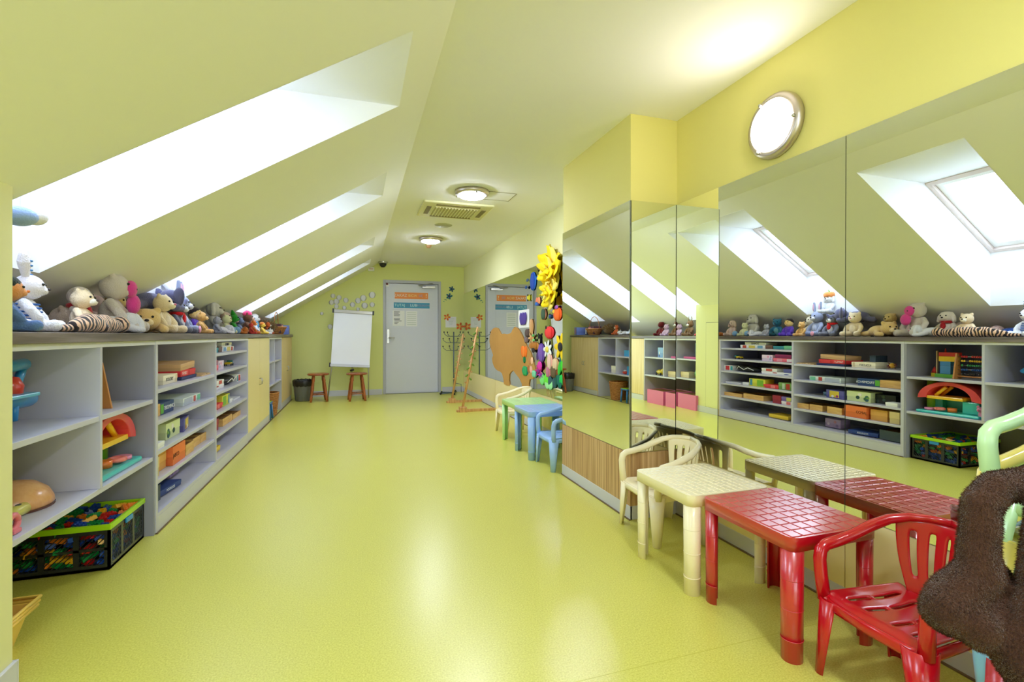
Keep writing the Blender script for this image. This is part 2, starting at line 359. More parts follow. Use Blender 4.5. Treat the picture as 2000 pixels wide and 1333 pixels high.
notice('white notice sheet with dark printed lines, left of two under the banners', 767,607,790,637, [(.08,.1,.6),(.16,.1,.5),(.24,.1,.62),(.33,.1,.6),(.5,.1,.62),(.58,.12,.6),(.67,.14,.75),(.76,.14,.5),(.84,.14,.4)])
notice('white notice sheet with faint pale lines, right of two under the banners', 793,608,815,638, [(.1,.1,.9),(.22,.1,.9),(.34,.1,.9),(.46,.1,.9),(.6,.1,.9),(.75,.1,.9),(.88,.1,.9)], True)
t = thing('door_sticker', 'small white sticker with dark emblem in top left of the grey door', 'sticker', tuple(on_y(YE+.028,756,556)))
MB().cbox((0,0,0),(.07,.002,.075)).obj('sheet', PAPER, t); MB().ell((0,-.002,.01),(.022,.002,.02)).obj('emblem', mat('sticker_dark',(110,50,50),.6), t)

# ------------------------------------------------------------------ ceiling fittings
GLOW = mat('lamp_glass', (255,250,240), .4, emit=((232,238,255), 42.0))
GLOWW = mat('wall_lamp_glass', (255,250,240), .4, emit=((255,244,228), 9.0))
def lamp(label, loc, R, rot=None, group=None):
    t = thing('wall_lamp' if rot else 'ceiling_lamp', label, 'lamp', loc)
    if rot: t.rotation_euler = rot
    mb = MB(); mb.lathe([(0,0),(R*.98,0),(R,-.008),(R,-.022),(R*.95,-.034),(R*.8,-.042),(R*.78,-.038),(R*.78,-.02)], 40); mb.obj('metal_ring', mat('satin_steel', (204,194,190), .35, 1.0), t)
    mb = MB(); mb.lathe([(R*.79*math.cos(a*PI/16), -.036-.034*math.sin(a*PI/16)) for a in range(8)]+[(0.0005,-.07)], 40); mb.obj('glass_dome', GLOWW if rot else GLOW, t)
    for k in range(3):
        a = 2*PI*k/3+.6; MB().ell((R*.86*math.cos(a),R*.86*math.sin(a),-.045),.009).obj('clip', METAL, t)
    return t
lamp('round ceiling lamp nearer the camera, in front of the air conditioning cassette', (.99,4.27,ZC), .155)
lamp('round ceiling lamp farther away, near the sprinkler head', (.943,6.52,ZC), .155)
lamp('added round fill lamp on the ceiling behind the camera, out of view', (.95,.1,ZC), .155)  # extra lamp added out of view to brighten the room
lamp('round wall lamp with metal ring above the big mirror', (XM,1.755,2.045), .147, (0,-PI/2,0)).rotation_euler = (0, PI/2, 0)
ACM = mat('cassette_plastic', (226,222,176), .45); ACD = mat('cassette_slot', (130,118,70), .6); ACG = mat('cassette_grille', (186,178,126), .6)
t = thing('air_conditioner', 'square ceiling air conditioning cassette with slotted grille', 'air conditioner', (.96,4.945,ZC))
mb = MB(); mb.box(-.35,.35,-.30,.30,-.025,-.0005); mb.obj('housing', ACM, t, bevel=.012)
for b in ((-.22,.22,-.245,-.205,-.030,-.022),(-.22,.22,.205,.245,-.030,-.022),(-.30,-.255,-.15,.15,-.030,-.022),(.255,.30,-.15,.15,-.030,-.022)): B('air_slot', ACD, t, *b)
B('grille_plate', ACG, t, -.22,.22,-.17,.17,-.034,-.024)
for k in range(14):
    x = -.205+k*.0315; B('slat', ACM, t, x-.005, x+.005, -.165, .165, -.042, -.034)
t = thing('ceiling_speaker', 'flat round grey disc on the ceiling between the cassette and the far lamp', 'speaker', (.972,5.69,ZC))
MB().lathe([(0.001,-.012),(.085,-.012),(.1,-.006),(.105,0)], 28).obj('disc', mat('disc_grey',(186,186,160),.6), t)
t = thing('sprinkler', 'small brown sprinkler head hanging below the far ceiling lamp', 'sprinkler', (.98,6.97,ZC))
MB().lathe([(0.001,-.05),(.02,-.05),(.035,-.03),(.045,-.01),(.05,0)], 20).obj('head', mat('sprinkler_brown',(170,130,90),.5), t); MB().lathe([(.052,0),(.052,-.012),(.03,-.014)], 20).obj('collar', ACM, t)
t = thing('security_camera', 'black dome security camera in the top corner of the end wall', 'camera', (.44,8.86,ZC))
MB().lathe([(.001,-.03),(.08,-.03),(.085,-.02),(.085,0)], 24).obj('mount', METAL, t); MB().lathe([(.001,-.10),(.03,-.095),(.055,-.07),(.065,-.03)], 24).obj('dome', BLACK, t)
a = on_y(YE-.02,725,526)
t = thing('junction_box', 'small white box on the end wall below the dome camera', 'box', (a.x,YE,a.z)); MB().box(-.055,.055,-.04,-.0005,-.035,.035).obj('housing', PAPER, t, bevel=.006); MB().box(-.035,.03,-.042,-.04,-.004,.008).obj('marking', mat('pink_mark',(205,150,150),.6), t)
t = thing('ceiling_hatch', 'thin square hatch outline in the ceiling right of the nearer lamp', 'hatch', (1.27,4.35,ZC))
for b in ((-.13,.13,-.13,-.127,-.003,-.0005),(-.13,.13,.127,.13,-.003,-.0005),(-.13,-.127,-.13,.13,-.003,-.0005),(.127,.13,-.13,.13,-.003,-.0005)): B('hatch_edge', ACD, t, *b)
# ================================================================== CABINETS on the left
XC0 = -1.04; XB = -1.68; ZT = 1.05
def cab(label, y0, y1, parts):
    t = thing('shelf_unit' if parts[0] != 'doors' else 'cupboard', label, 'shelf' if parts[0] != 'doors' else 'cupboard', (0,0,0))
    return t
T = .018
def shelfp(t, y0, y1, z, name='shelf'):
    B(name, [GREY][0], t, XB+.012, XC0-.004 if z > .2 else XC0-.004, y0, y1, z-.022, z, bevel=.0015)
# unit A: two bays, open to the floor at the bottom (crate stands there)
A0, AD, A1 = 1.884, 2.506, 3.085
t = thing('shelf_unit', 'grey open shelf unit nearest the camera with the toy brick crate under it', 'shelf', (0,0,0))
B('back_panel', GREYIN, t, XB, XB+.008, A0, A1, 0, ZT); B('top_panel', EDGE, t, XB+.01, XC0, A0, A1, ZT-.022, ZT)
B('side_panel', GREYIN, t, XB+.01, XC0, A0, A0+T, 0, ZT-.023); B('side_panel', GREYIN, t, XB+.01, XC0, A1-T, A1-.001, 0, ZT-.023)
B('divider', GREY, t, XB+.01, XC0, AD-T/2, AD+T/2, .425, ZT-.023)
shelfp(t, A0+T, A1-T, .424); shelfp(t, A0+T, AD-T/2, .735); shelfp(t, AD+T/2, A1-T, .735)
# unit B: big unit on a plinth, two bays
Bm, B1 = 4.26, 5.425
t = thing('shelf_unit', 'wide grey shelf unit on a plinth, filled with board games and wooden boxes', 'shelf', (0,0,0))
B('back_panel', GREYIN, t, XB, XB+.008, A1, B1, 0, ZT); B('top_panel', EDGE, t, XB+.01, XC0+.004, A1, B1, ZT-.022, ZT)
for y0, y1 in ((A1,A1+.026),(B1-.026,B1-.001)): B('side_panel', GREY, t, XB+.01, XC0+.004, y0, y1, 0, ZT-.023)
B('divider', GREY, t, XB+.01, XC0+.004, Bm-.012, Bm+.012, .105, ZT-.023)
B('plinth', KICK, t, XC0-.014, XC0+.004, A1+.026, B1-.026, 0, .085)
ZB1 = [.78,.605,.44,.28]; ZB2 = [.935,.787,.627,.46,.29]; ZBASE = .112
B('base_panel', GREY, t, XB+.012, XC0+.003, A1+.026, B1-.026, .086, ZBASE-.008)
for z in ZB1: shelfp(t, A1+.026, Bm-.012, z)
for z in ZB2: shelfp(t, Bm+.012, B1-.026, z)
st(B('trim_4', GAP, None, XC0-.002, XC0+.012, A1, 8.85, 0, .006))
def cupboard(label, y0, y1, m, edge, facex=XC0, hz=.56):
    t = thing('cupboard', label, 'cupboard', (0,0,0)); ym = (y0+y1)/2
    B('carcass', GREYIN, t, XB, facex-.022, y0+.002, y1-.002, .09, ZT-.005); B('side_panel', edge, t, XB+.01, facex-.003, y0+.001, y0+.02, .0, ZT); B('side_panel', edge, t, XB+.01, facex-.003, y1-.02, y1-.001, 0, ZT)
    B('plinth', KICK, t, facex-.03, facex-.004, y0+.021, y1-.021, 0, .088)
    for s, (a, b) in ((1,(y0+.004,ym-.0015)),(-1,(ym+.0015,y1-.004))):
        d = B('door', m, t, facex-.02, facex, a, b, .092, ZT-.004, bevel=.001)
        hy = ym-s*.03; q = MB(); q.tube([(facex-.001,hy,hz-.035),(facex+.022,hy,hz-.03),(facex+.026,hy,hz),(facex+.022,hy,hz+.03),(facex-.001,hy,hz+.035)], .0045); q.obj('door_handle', METAL, d)
    return t
cupboard('pale cream two-door cupboard between the board game shelves and the small open shelf', B1, 6.676, CREAM, TANEDGE)
D1, Dm = 7.72, 7.10
def open_small(label, y0, ym, y1):
    t = thing('shelf_unit', label, 'shelf', (0,0,0))
    B('back_panel', GREYIN, t, XB, XB+.008, y0, y1, 0, ZT); B('top_panel', EDGE, t, XB+.01, XC0, y0, y1, ZT-.022, ZT)
    B('side_panel', GREY, t, XB+.01, XC0, y0+.001, y0+T, 0, ZT-.023); B('side_panel', GREY, t, XB+.01, XC0, y1-T, y1-.001, 0, ZT-.023)
    B('divider', GREY, t, XB+.01, XC0, ym-T/2, ym+T/2, .445, ZT-.023)
    shelfp(t, y0+T, y1-T, .444); shelfp(t, y0+T, ym-T/2, .742); shelfp(t, ym+T/2, y1-T, .742); return t
open_small('small grey open shelf unit between the cream and the striped wood cupboards', 6.676, Dm, D1)
cupboard('striped wood two-door cupboard at the far end beside the waste bin', D1, 8.85, ZEBL, TANEDGE)
open_small('grey open shelf unit beyond the green pier, seen only in the column mirror', -2.09, -1.56, -1.032)
cupboard('striped wood cupboard beyond the green pier, seen only in the column mirror', -3.2, -2.09, ZEBL, TANEDGE)
o = B('countertop', TOPM, None, XK+.003, XC0+.018, 1.881, 8.87, ZT+.001, ZT+.04, bevel=.002); tag(o, 'long dark wood-grain countertop over all left cabinets, loaded with plush toys', 'countertop')
o = B('countertop', TOPM, None, XK+.003, XC0+.018, -3.3, -1.033, ZT+.001, ZT+.04, bevel=.002); tag(o, 'dark countertop beyond the green pier, seen only in the column mirror', 'countertop')
ZTOP = ZT+.04

# ================================================================== small boxes on the shelves
def rgbmat(c, rough=.5): return mat('card_%d_%d_%d' % c, c, rough)
def carton(name, label, cat, y, z, size, c, x=None, rz=0, band=None, words=None, tilt=0, open_top=False, wood=False, spots=None):
    """size = (depth x, width y, height z); x = front face position"""
    dx, dy, dz = size; x = XC0-.06 if x is None else x
    t = thing(name, label, cat, (x-dx/2, y, z+.0008), rz); t.rotation_euler = (tilt, 0, rz)
    m = zebra('light_wood', (222,178,112), (206,158,94), (232,194,132), (8,8,40), .5) if wood else rgbmat(c)
    if open_top:
        k = .006; mb = MB(); mb.box(-dx/2,dx/2,-dy/2,dy/2,0,k)
        for b in ((-dx/2,-dx/2+k,-dy/2,dy/2,k,dz),(dx/2-k,dx/2,-dy/2,dy/2,k,dz),(-dx/2+k,dx/2-k,-dy/2,-dy/2+k,k,dz),(-dx/2+k,dx/2-k,dy/2-k,dy/2,k,dz)): mb.box(*b)
        mb.obj('box_body', m, t)
        q = MB(); n = max(3, int(dy/.028))
        for i in range(n):
            yy = -dy/2+k+(dy-2*k)*(i+.5)/n; q.box(-dx/2+.012, dx/2-.012, yy-.006, yy+.006, .01, dz-.004)
        q.obj('wooden_blocks', rgbmat((150,106,66)), t)
    else:
        MB().box(-dx/2,dx/2,-dy/2,dy/2,0,dz*.98).obj('box_body', m, t, bevel=.002)
        if not wood: MB().box(-dx/2-.0015,dx/2+.0015,-dy/2-.0015,dy/2+.0015,dz*.45,dz).obj('lid', rgbmat(tuple(min(255,int(v*1.05+6)) for v in c)), t, bevel=.002)
    if band:
        for (f0, f1, cc) in band: MB().box(dx/2+.0016,dx/2+.0024,-dy/2+dy*f0,-dy/2+dy*f1,dz*.12,dz*.9).obj('printed_panel', rgbmat(cc), t)
    if spots:
        for cc in spots: MB().ell((dx/2+.002, (rnd.random()-.5)*dy*.8, dz*(.2+.6*rnd.random())), (.001,dy*.09,dz*.17), 10, 6).obj('printed_picture', rgbmat(cc), t)
    if words:
        s, sz, cc, dyy = words; text('lettering', s, sz, rgbmat(cc), Matrix.Translation((dx/2+.0028, dyy, dz*.5)) @ M_FACE_POSX, t)
    return t
def yz(u0, u1, f=6.667, o=1560): a, b = YR(o+u0/f), YR(o+u1/f); return (a+b)/2, abs(a-b)
z0, z1, z2, z3 = ZB1; g = 'boxes'
y, w_ = yz(300,660); carton('game_box','dark blue game box at the bottom of the stack on the top game shelf','box',y,z0,(.26,w_,.022),(30,46,96))
carton('game_box','red game box with pale lettering lying on the dark blue box','box',y-.02,z0+.0235,(.25,w_*.95,.042),(206,40,52),band=[(.1,.45,(232,70,70)),(.55,.9,(222,60,66))],words=('FAMILY',.03,(250,230,230),-.08))
carton('game_box','tan cardboard box lying tilted on top of the red game box','box',y-.03,z0+.068,(.22,w_*.9,.045),(200,160,120),tilt=.05)
y, w_ = yz(845,920); carton('game_box','slate blue box standing at the back of the top game shelf','box',y,z0,(.16,w_,.12),(58,76,98),x=XC0-.22)
y, w_ = yz(760,1070); carton('game_box','flat cream game box with printed title on the top game shelf','box',y,z0,(.24,w_,.055),(236,228,206),words=('KOLORY',.03,(120,120,110),-.02),band=[(.86,.95,(220,200,160))])
y, w_ = yz(30,290); o = MB()
for i in range(7): o.box(-.14,.14,-w_/2+i*w_/7,-w_/2+(i+.9)*w_/7,0,.008+.003*(i%3))
tag(o.obj('puzzle_board', rgbmat((214,182,140)), None, loc=(XC0-.17,y,z0+.001)), 'flat tan wooden puzzle board at the far end of the top game shelf', 'puzzle')
y, w_ = yz(210,620); carton('game_box','flat mint and white game box with a red square on the second game shelf','box',y,z1,(.26,w_,.05),(214,224,224),band=[(.80,.98,(120,200,170)),(.58,.70,(190,70,60)),(.04,.5,(180,190,210))])
y, w_ = yz(840,1130); carton('game_box','navy game box with white title and green end on the second game shelf','box',y,z1,(.26,w_,.07),(34,64,116),band=[(0,.2,(96,180,60))],words=('TRIOMINOS',.034,(235,240,250),.03))
y, w_ = yz(1130,1410); carton('wooden_box','light wood box next to the navy game box on the second game shelf','box',y,z1,(.2,w_,.072),(0,0,0),wood=True)
y, w_ = yz(260,360); carton('game_box','pale blue small box on the third game shelf','box',y,z2,(.1,w_*.9,.04),(130,180,226),x=XC0-.2)
y, w_ = yz(430,690); carton('game_box','purple box with a yellow curved stripe on the third game shelf','box',y,z2,(.2,w_,.085),(84,82,158),band=[(.25,.8,(226,200,70))],rz=.15,spots=[(160,40,110),(230,230,240)])
y, w_ = yz(700,1010); carton('game_box','green and cream jungle picture box on the third game shelf','box',y,z2,(.16,w_,.1),(206,218,170),spots=[(30,70,70),(60,110,90),(120,160,80),(40,90,110),(240,240,230),(60,110,70)])
y, w_ = yz(1015,1280); carton('game_box','black box with a faint curved picture on the third game shelf','box',y,z2,(.2,w_,.09),(26,34,34),spots=[(70,90,70),(60,80,80),(50,66,60)],x=XC0-.12)
y, w_ = yz(1235,1430); carton('game_box','flat white box in front at the near end of the third game shelf','box',y,z2,(.1,w_*.8,.035),(226,228,236),x=XC0-.012)
y, w_ = yz(30,200); carton('block_tray','wooden tray of blocks at the far end of the fourth game shelf','box',y,z3,(.2,w_,.058),(0,0,0),wood=True,open_top=True)
y, w_ = yz(212,380); carton('block_tray','wooden tray of blocks, second along the fourth game shelf','box',y,z3,(.22,w_,.062),(0,0,0),wood=True,open_top=True)
y, w_ = yz(465,655); carton('block_tray','wooden tray of blocks beside the orange carton on the fourth game shelf','box',y,z3,(.2,w_,.07),(0,0,0),wood=True,open_top=True,x=XC0-.035)
y, w_ = yz(700,985); carton('carton','orange carton with dark handwriting on the fourth game shelf','box',y,z3,(.22,w_,.115),(226,116,62),words=('JAPCO',.035,(90,40,30),-.06),x=XC0-.03)
y, w_ = yz(985,1260); carton('carton','tan cardboard box between the orange carton and the beige box','box',y,z3,(.3,w_*.8,.105),(214,160,88),x=XC0-.06)
y, w_ = yz(1290,1420); carton('carton','beige box at the near end of the fourth game shelf','box',y,z3,(.22,w_,.11),(206,186,140),x=XC0-.03)
y, w_ = yz(330,525); carton('game_box','lilac box on the bottom board of the game shelves','box',y,ZBASE,(.14,w_,.09),(172,150,208),spots=[(220,200,240),(130,110,180),(200,140,180)],x=XC0-.16)
y, w_ = yz(700,1100); carton('game_box','flat navy box with small white title on the bottom board','box',y,ZBASE,(.2,w_*.9,.036),(30,58,128),words=('PODROZE',.022,(230,236,250),.0),rz=-.12)
y, w_ = yz(1130,1420); carton('storage_tray','dark grey storage tray at the near end of the bottom board','box',y,ZBASE,(.3,w_,.09),(60,74,84),open_top=True)
# spiky toy on the top game shelf
t = thing('spiky_toy','small yellow and dark spiky toy beside the cream game box','toy',(XC0-.12,YR(1560+1230/6.667),z0+.035)); MB().ell((0,0,0),.025).obj('core', rgbmat((214,160,40)), t); mb = MB()
for i in range(18):
    a = Vector((rnd.gauss(0,1),rnd.gauss(0,1),rnd.gauss(0,.6))).normalized(); mb.cyl(a*.02,a*.045,.008,.001,6)
mb.obj('spikes', rgbmat((110,44,40)), t)
# second bay
z0, z1, z2, z3, z4 = ZB2
def y2(a, b): return yz(a, b, 5.0, 1400)
y, w_ = y2(275,520); carton('game_box','flat white box with yellow and blue pictures, lower of two on the highest shelf','box',y,z0,(.2,w_,.042),(224,226,232),band=[(.1,.3,(120,170,210)),(.4,.65,(220,200,90)),(.75,.9,(190,70,50))])
y, w_ = y2(320,525); carton('game_box','flat white box with dark blue title, upper of two on the highest shelf','box',y,z0+.0435,(.18,w_,.036),(236,238,244),words=('DOMINO',.03,(40,50,120),0))
y, w_ = y2(520,590); carton('game_box','small brown box on the highest shelf','box',y,z0,(.12,w_,.045),(112,80,70))
y, w_ = y2(598,700); carton('game_box','teal box on the highest shelf','box',y,z0,(.16,w_,.04),(50,140,150))
y, w_ = y2(703,778); carton('game_box','mint green box at the near end of the highest shelf','box',y,z0,(.16,w_,.045),(120,196,150))
t = thing('toy_truck','small yellow toy truck on the second shelf of the second bay','toy',(XC0-.12,y2(190,260)[0],z1+.001)); 
MB().box(-.025,.025,-.05,.03,.015,.035).obj('body', plastic('toy_yellow',(226,196,40)), t, bevel=.004); MB().box(-.025,.025,.032,.055,.015,.05).obj('cab', plastic('toy_teal',(50,130,130)), t, bevel=.004)
for a, b in ((-.03,-.027),(-.03,.027),(.035,-.027),(.035,.027)): MB().cyl((b-.004,a,.013),(b+.004,a,.013),.012).obj('wheel', BLACK, t)
y, w_ = y2(600,780); carton('game_box','pink game box under the magenta box on the second shelf','box',y,z1,(.2,w_,.042),(238,110,130),band=[(.0,.25,(240,230,236)),(.5,.8,(240,160,176))])
carton('game_box','magenta box lying on the pink game box','box',y-.01,z1+.0435,(.2,w_*.85,.045),(140,34,92))
y, w_ = y2(488,590); carton('game_box','white and lilac box with round pictures on the second shelf','box',y,z1,(.14,w_,.075),(226,206,232),spots=[(190,160,210),(170,190,220),(235,150,190)])
y, w_ = y2(115,200); carton('game_box','small box with red and blue picture on the third shelf of the second bay','box',y,z2,(.12,w_,.07),(224,226,230),band=[(.35,.8,(200,50,60)),(0,.25,(60,150,170))])
t = thing('black_bag','black bag with a pale cord on the third shelf of the second bay','bag',(XC0-.16,y2(205,430)[0],z2+.001)); w_ = y2(205,430)[1]
mb = MB(); mb.ell((0,0,.035),(.11,w_*.48,.04)); mb.ell((.02,.08,.045),(.08,w_*.3,.04)); mb.obj('bag_body', BLACK, t); MB().tube([(.1,-w_*.4,.03),(.12,-w_*.2,.06),(.11,0,.03),(.12,w_*.2,.07),(.1,w_*.35,.02)],.004).obj('cord', PAPER, t)
y, w_ = y2(485,780); carton('game_box','flat white box, lower one on the third shelf of the second bay','box',y,z2,(.2,w_,.034),(234,236,242),spots=[(80,90,160),(180,60,60)])
y, w_ = y2(485,635); carton('game_box','small white box with red print on the flat white box','box',y,z2+.0355,(.16,w_,.036),(240,238,236),band=[(.3,.7,(210,90,80))])
y, w_ = y2(700,780); carton('game_box','blue violet box on the flat white box','box',y,z2+.0355,(.16,w_,.045),(96,100,170))
y, w_ = y2(440,600); carton('carton','tan open carton at the back of the third shelf','box',y,z2,(.16,w_,.085),(186,160,124),x=XC0-.29)
y, w_ = y2(130,280); carton('paper_stack','low stack of pale paper on the fourth shelf of the second bay','paper',y,z3,(.22,w_,.016),(214,216,224))
y, w_ = y2(300,358); carton('game_box','small white box on the fourth shelf of the second bay','box',y,z3,(.12,w_,.036),(222,224,232))
y, w_ = y2(365,520); carton('game_box','tall yellow and green box on the fourth shelf','box',y,z3,(.14,w_,.095),(206,206,70),band=[(.1,.5,(130,190,60)),(.8,.95,(60,140,190))])
y, w_ = y2(505,650); carton('game_box','red low box in front on the fourth shelf','box',y,z3,(.18,w_,.045),(218,60,66),band=[(.2,.5,(236,130,130))])
y, w_ = y2(650,780); carton('game_box','green and red box at the near end of the fourth shelf','box',y,z3,(.18,w_*.95,.085),(116,160,90),band=[(.1,.4,(190,60,50)),(.5,.7,(200,220,200))])
y, w_ = y2(90,290); carton('block_tray','shallow wooden tray of blocks at the far end of the fifth shelf','box',y,z4,(.2,w_,.045),(0,0,0),wood=True,open_top=True)
y, w_ = y2(308,505); carton('block_tray','wooden tray of blocks in the middle of the fifth shelf','box',y,z4,(.24,w_,.062),(0,0,0),wood=True,open_top=True)
y, w_ = y2(595,675); carton('game_box','dark red upright box on the fifth shelf','box',y,z4,(.14,w_,.095),(150,36,60))
y, w_ = y2(682,782); carton('game_box','white box with coloured print, lower of two at the near end of the fifth shelf','box',y,z4,(.16,w_,.04),(230,222,230),band=[(.1,.5,(230,120,120))])
carton('game_box','violet and yellow box, upper of two at the near end of the fifth shelf','box',y,z4+.0415,(.15,w_,.05),(120,100,180),band=[(.05,.5,(214,210,110))])
y, w_ = y2(560,750); carton('storage_tray','flat yellow tray on the bottom board of the second bay','box',y,ZBASE,(.2,w_,.04),(224,192,60))

# ---------------- bay with the toy house, abacus, tower
# abacus
t = thing('abacus','wooden abacus with rows of coloured beads on the upper shelf','abacus',(XC0-.105,2.64,.736)); WOODM = mat('toy_wood',(196,134,74),.45)
for y in (-.10,.10): MB().add([(-.05,y-.006,0),(.05,y-.006,0),(.012,y-.006,.215),(-.012,y-.006,.215),(-.05,y+.006,0),(.05,y+.006,0),(.012,y+.006,.215),(-.012,y+.006,.215)], [(0,3,2,1),(4,5,6,7),(0,1,5,4),(1,2,6,5),(2,3,7,6),(3,0,4,7)]).obj('side_frame', WOODM, t)
cols = [(200,36,46),(232,190,50),(40,140,80),(40,90,180),(30,30,40)]
for r, c in enumerate(cols):
    z = .19-r*.036; MB().cyl((0,-.094,z),(0,.094,z),.0022,n=6).obj('rod', METAL, t)
    b0 = None
    for k in range(9):
        yy = -.085+k*.0155+(.025 if k > 5+r%3 else 0)
        if b0 is None: b0 = MB().ell((0,0,0),(.0095,.0072,.0095),10,6).obj('bead', plastic('bead_%d'%r, c), t); ob = b0
        else: ob = b0.copy(); COL.objects.link(ob)
        ob.location = (0,yy,z)
MB().box(-.006,.006,-.094,.094,.02,.03).obj('crossbar', WOODM, t)
# block tower behind abacus
t = thing('block_tower','tower of green, blue, yellow and red toy blocks beside the abacus','toy',(XC0-.20,2.86,.736))
for (b, c, n) in (((-.04,.04,-.08,.08,0,.03),(96,180,60),'green_block'),((-.03,.03,-.035,.045,.031,.10),(80,150,206),'blue_block'),((-.03,.03,-.035,.045,.101,.14),(70,140,200),'blue_block'),((-.03,.03,-.075,.055,.141,.185),(238,196,40),'yellow_block'),((-.03,.03,-.085,.055,.186,.22),(216,48,44),'red_block'),((-.02,.02,.09,.12,.0,.035),(226,200,40),'yellow_block'),((-.01,.01,.08,.088,.0,.23),(220,190,150),'wooden_stick')): B(n, plastic('block_%d_%d_%d'%c, c), t, *b, bevel=.002)
MB().cyl((0,.105,.036),(0,.105,.09),.025,.002,16).obj('red_cone', plastic('block_216_48_44',(216,48,44)), t)
MB().cyl((0,.02,.221),(0,.02,.255),.008,.003,10).obj('chimney', plastic('block_216_48_44',(216,48,44)), t)
# toy house
t = thing('toy_house','large plastic toy farmhouse with red arched roof and turquoise base','toy',(XC0-.16,2.80,.425))
TQ = plastic('toy_turquoise',(70,200,196)); RD = plastic('toy_coral',(230,74,84)); YL = plastic('toy_house_yellow',(246,200,46)); GN = plastic('toy_lime',(170,214,40))
mb = MB(); mb.box(-.13,.13,-.25,.21,0,.025); mb.obj('base', TQ, t, bevel=.01)
for (b, m) in (((-.10,.06,-.22,-.10,.026,.125),TQ),((-.10,-.04,.10,.17,.026,.125),TQ),((-.10,-.085,-.10,.10,.026,.125),TQ)): B('wall', m, t, *b, bevel=.006)
B('upper_floor', YL, t, -.11, .09, -.12, .15, .126, .152, bevel=.004)
mb = MB(); n = 16; vs = []
for i in range(n+1):
    a = PI*i/n; yy = -.02-.235*math.cos(a); zz = .125+.155*math.sin(a); y2_ = -.02-.165*math.cos(a); z2_ = .135+.115*math.sin(a)
    for x in (-.11,.10): vs += [(x,yy,zz),(x,y2_,z2_)]
fs = []
for i in range(n):
    a = 4*i; b = a+4; fs += [(a,b,b+2,a+2),(a+1,a+3,b+3,b+1),(a,a+1,b+1,b),(a+2,b+2,b+3,a+3)]
fs += [(0,2,3,1),(4*n,4*n+1,4*n+3,4*n+2)]
mb.add(vs, fs, False); recalc(mb.obj('arched_roof', RD, t, bevel=.004))
mb = MB(); mb.tube([(.05,.10,.155),(.05,.02,.235)],.014,8); mb.tube([(-.03,.10,.155),(-.03,.02,.235)],.014,8); mb.obj('staircase', YL, t)
MB().cyl((-.05,.19,.026),(-.05,.19,.27),.035,n=18).obj('silo', GN, t); MB().box(-.06,.04,-.06,.05,.283,.296).obj('roof_cap', YL, t, bevel=.004)
MB().cyl((.07,.13,.026),(.07,.13,.045),.04,n=16).obj('pink_trough', plastic('toy_pink',(232,140,190)), t)
mb = MB(); mb.cyl((.06,-.03,.026),(.06,-.03,.06),.032,n=16); mb.obj('orange_tub', plastic('toy_orange',(236,120,40)), t)
mb = MB(); mb.tube([(.08+.03*math.cos(a*PI/6),.05+.03*math.sin(a*PI/6),.045) for a in range(13)],.012,8); mb.obj('pink_ring', plastic('toy_salmon',(236,130,130)), t)
# pink toy left of house, baby toy on the middle shelf of the near bay
def blob_toy(name, label, cat, loc, rz, parts_):
    t = thing(name, label, cat, loc, rz)
    for nm, c, r, m in parts_: MB().ell(c, r).obj(nm, m, t)
    return t
PK = fluff('plush_pink',(226,150,190))
blob_toy('plush_pig','small pink plush toy at the side of the toy house shelf','plush',(XC0-.1,2.555,.425),0,[('body',(0,0,.035),(.04,.03,.035),PK),('head',(.02,.01,.075),(.025,.022,.022),PK),('ear',(.02,-.008,.098),(.008,.01,.012),PK),('ear',(.02,.025,.098),(.008,.01,.012),PK),('snout',(.044,.01,.072),(.008,.01,.008),fluff('plush_rose',(214,110,160)))])
# blue toy vehicle
BL = plastic('toy_blue',(40,140,214)); t = thing('toy_aeroplane','blue plastic toy aeroplane with red seat on the upper shelf at the pier','toy',(XC0-.15,2.19,.736))
mb = MB(); mb.tube([(.0,-.07,.105),(0,.06,.10),(0,.135,.095),(0,.16,.09)],[.02,.035,.03,.012],12,ry=[.015,.022,.02,.01]); mb.obj('fuselage', BL, t)
mb = MB(); mb.tube([(0,-.08,.225),(0,.10,.235),(0,.115,.235)],[.022,.022,.01],12); mb.obj('upper_wing', BL, t)
MB().tube([(0,.09,.22),(0,.05,.15)],.014,8).obj('strut', BL, t); MB().tube([(0,-.05,.22),(0,-.05,.12)],.012,8).obj('strut', BL, t)
mb = MB(); mb.lathe([(.03,.125),(.034,.16),(.02,.19),(.001,.195)],16); mb.obj('red_seat', plastic('toy_red',(206,50,36)), t, loc=(0,.03,0))
mb = MB(); mb.cbox((0,0,.125),(.12,.16,.014)); mb.obj('deck', plastic('toy_sky',(90,180,236)), t, bevel=.004)
for y in (-.02,.045): MB().cyl((0,y,.09),(0,y,.03),.014,.01,12).obj('foot', BL, t)
mb = MB(); mb.cyl((-.02,-.05,.0),(-.02,-.04,.09),.006); mb.cyl((.02,-.05,.0),(.02,-.04,.09),.006); mb.obj('stand', BLACK, t)
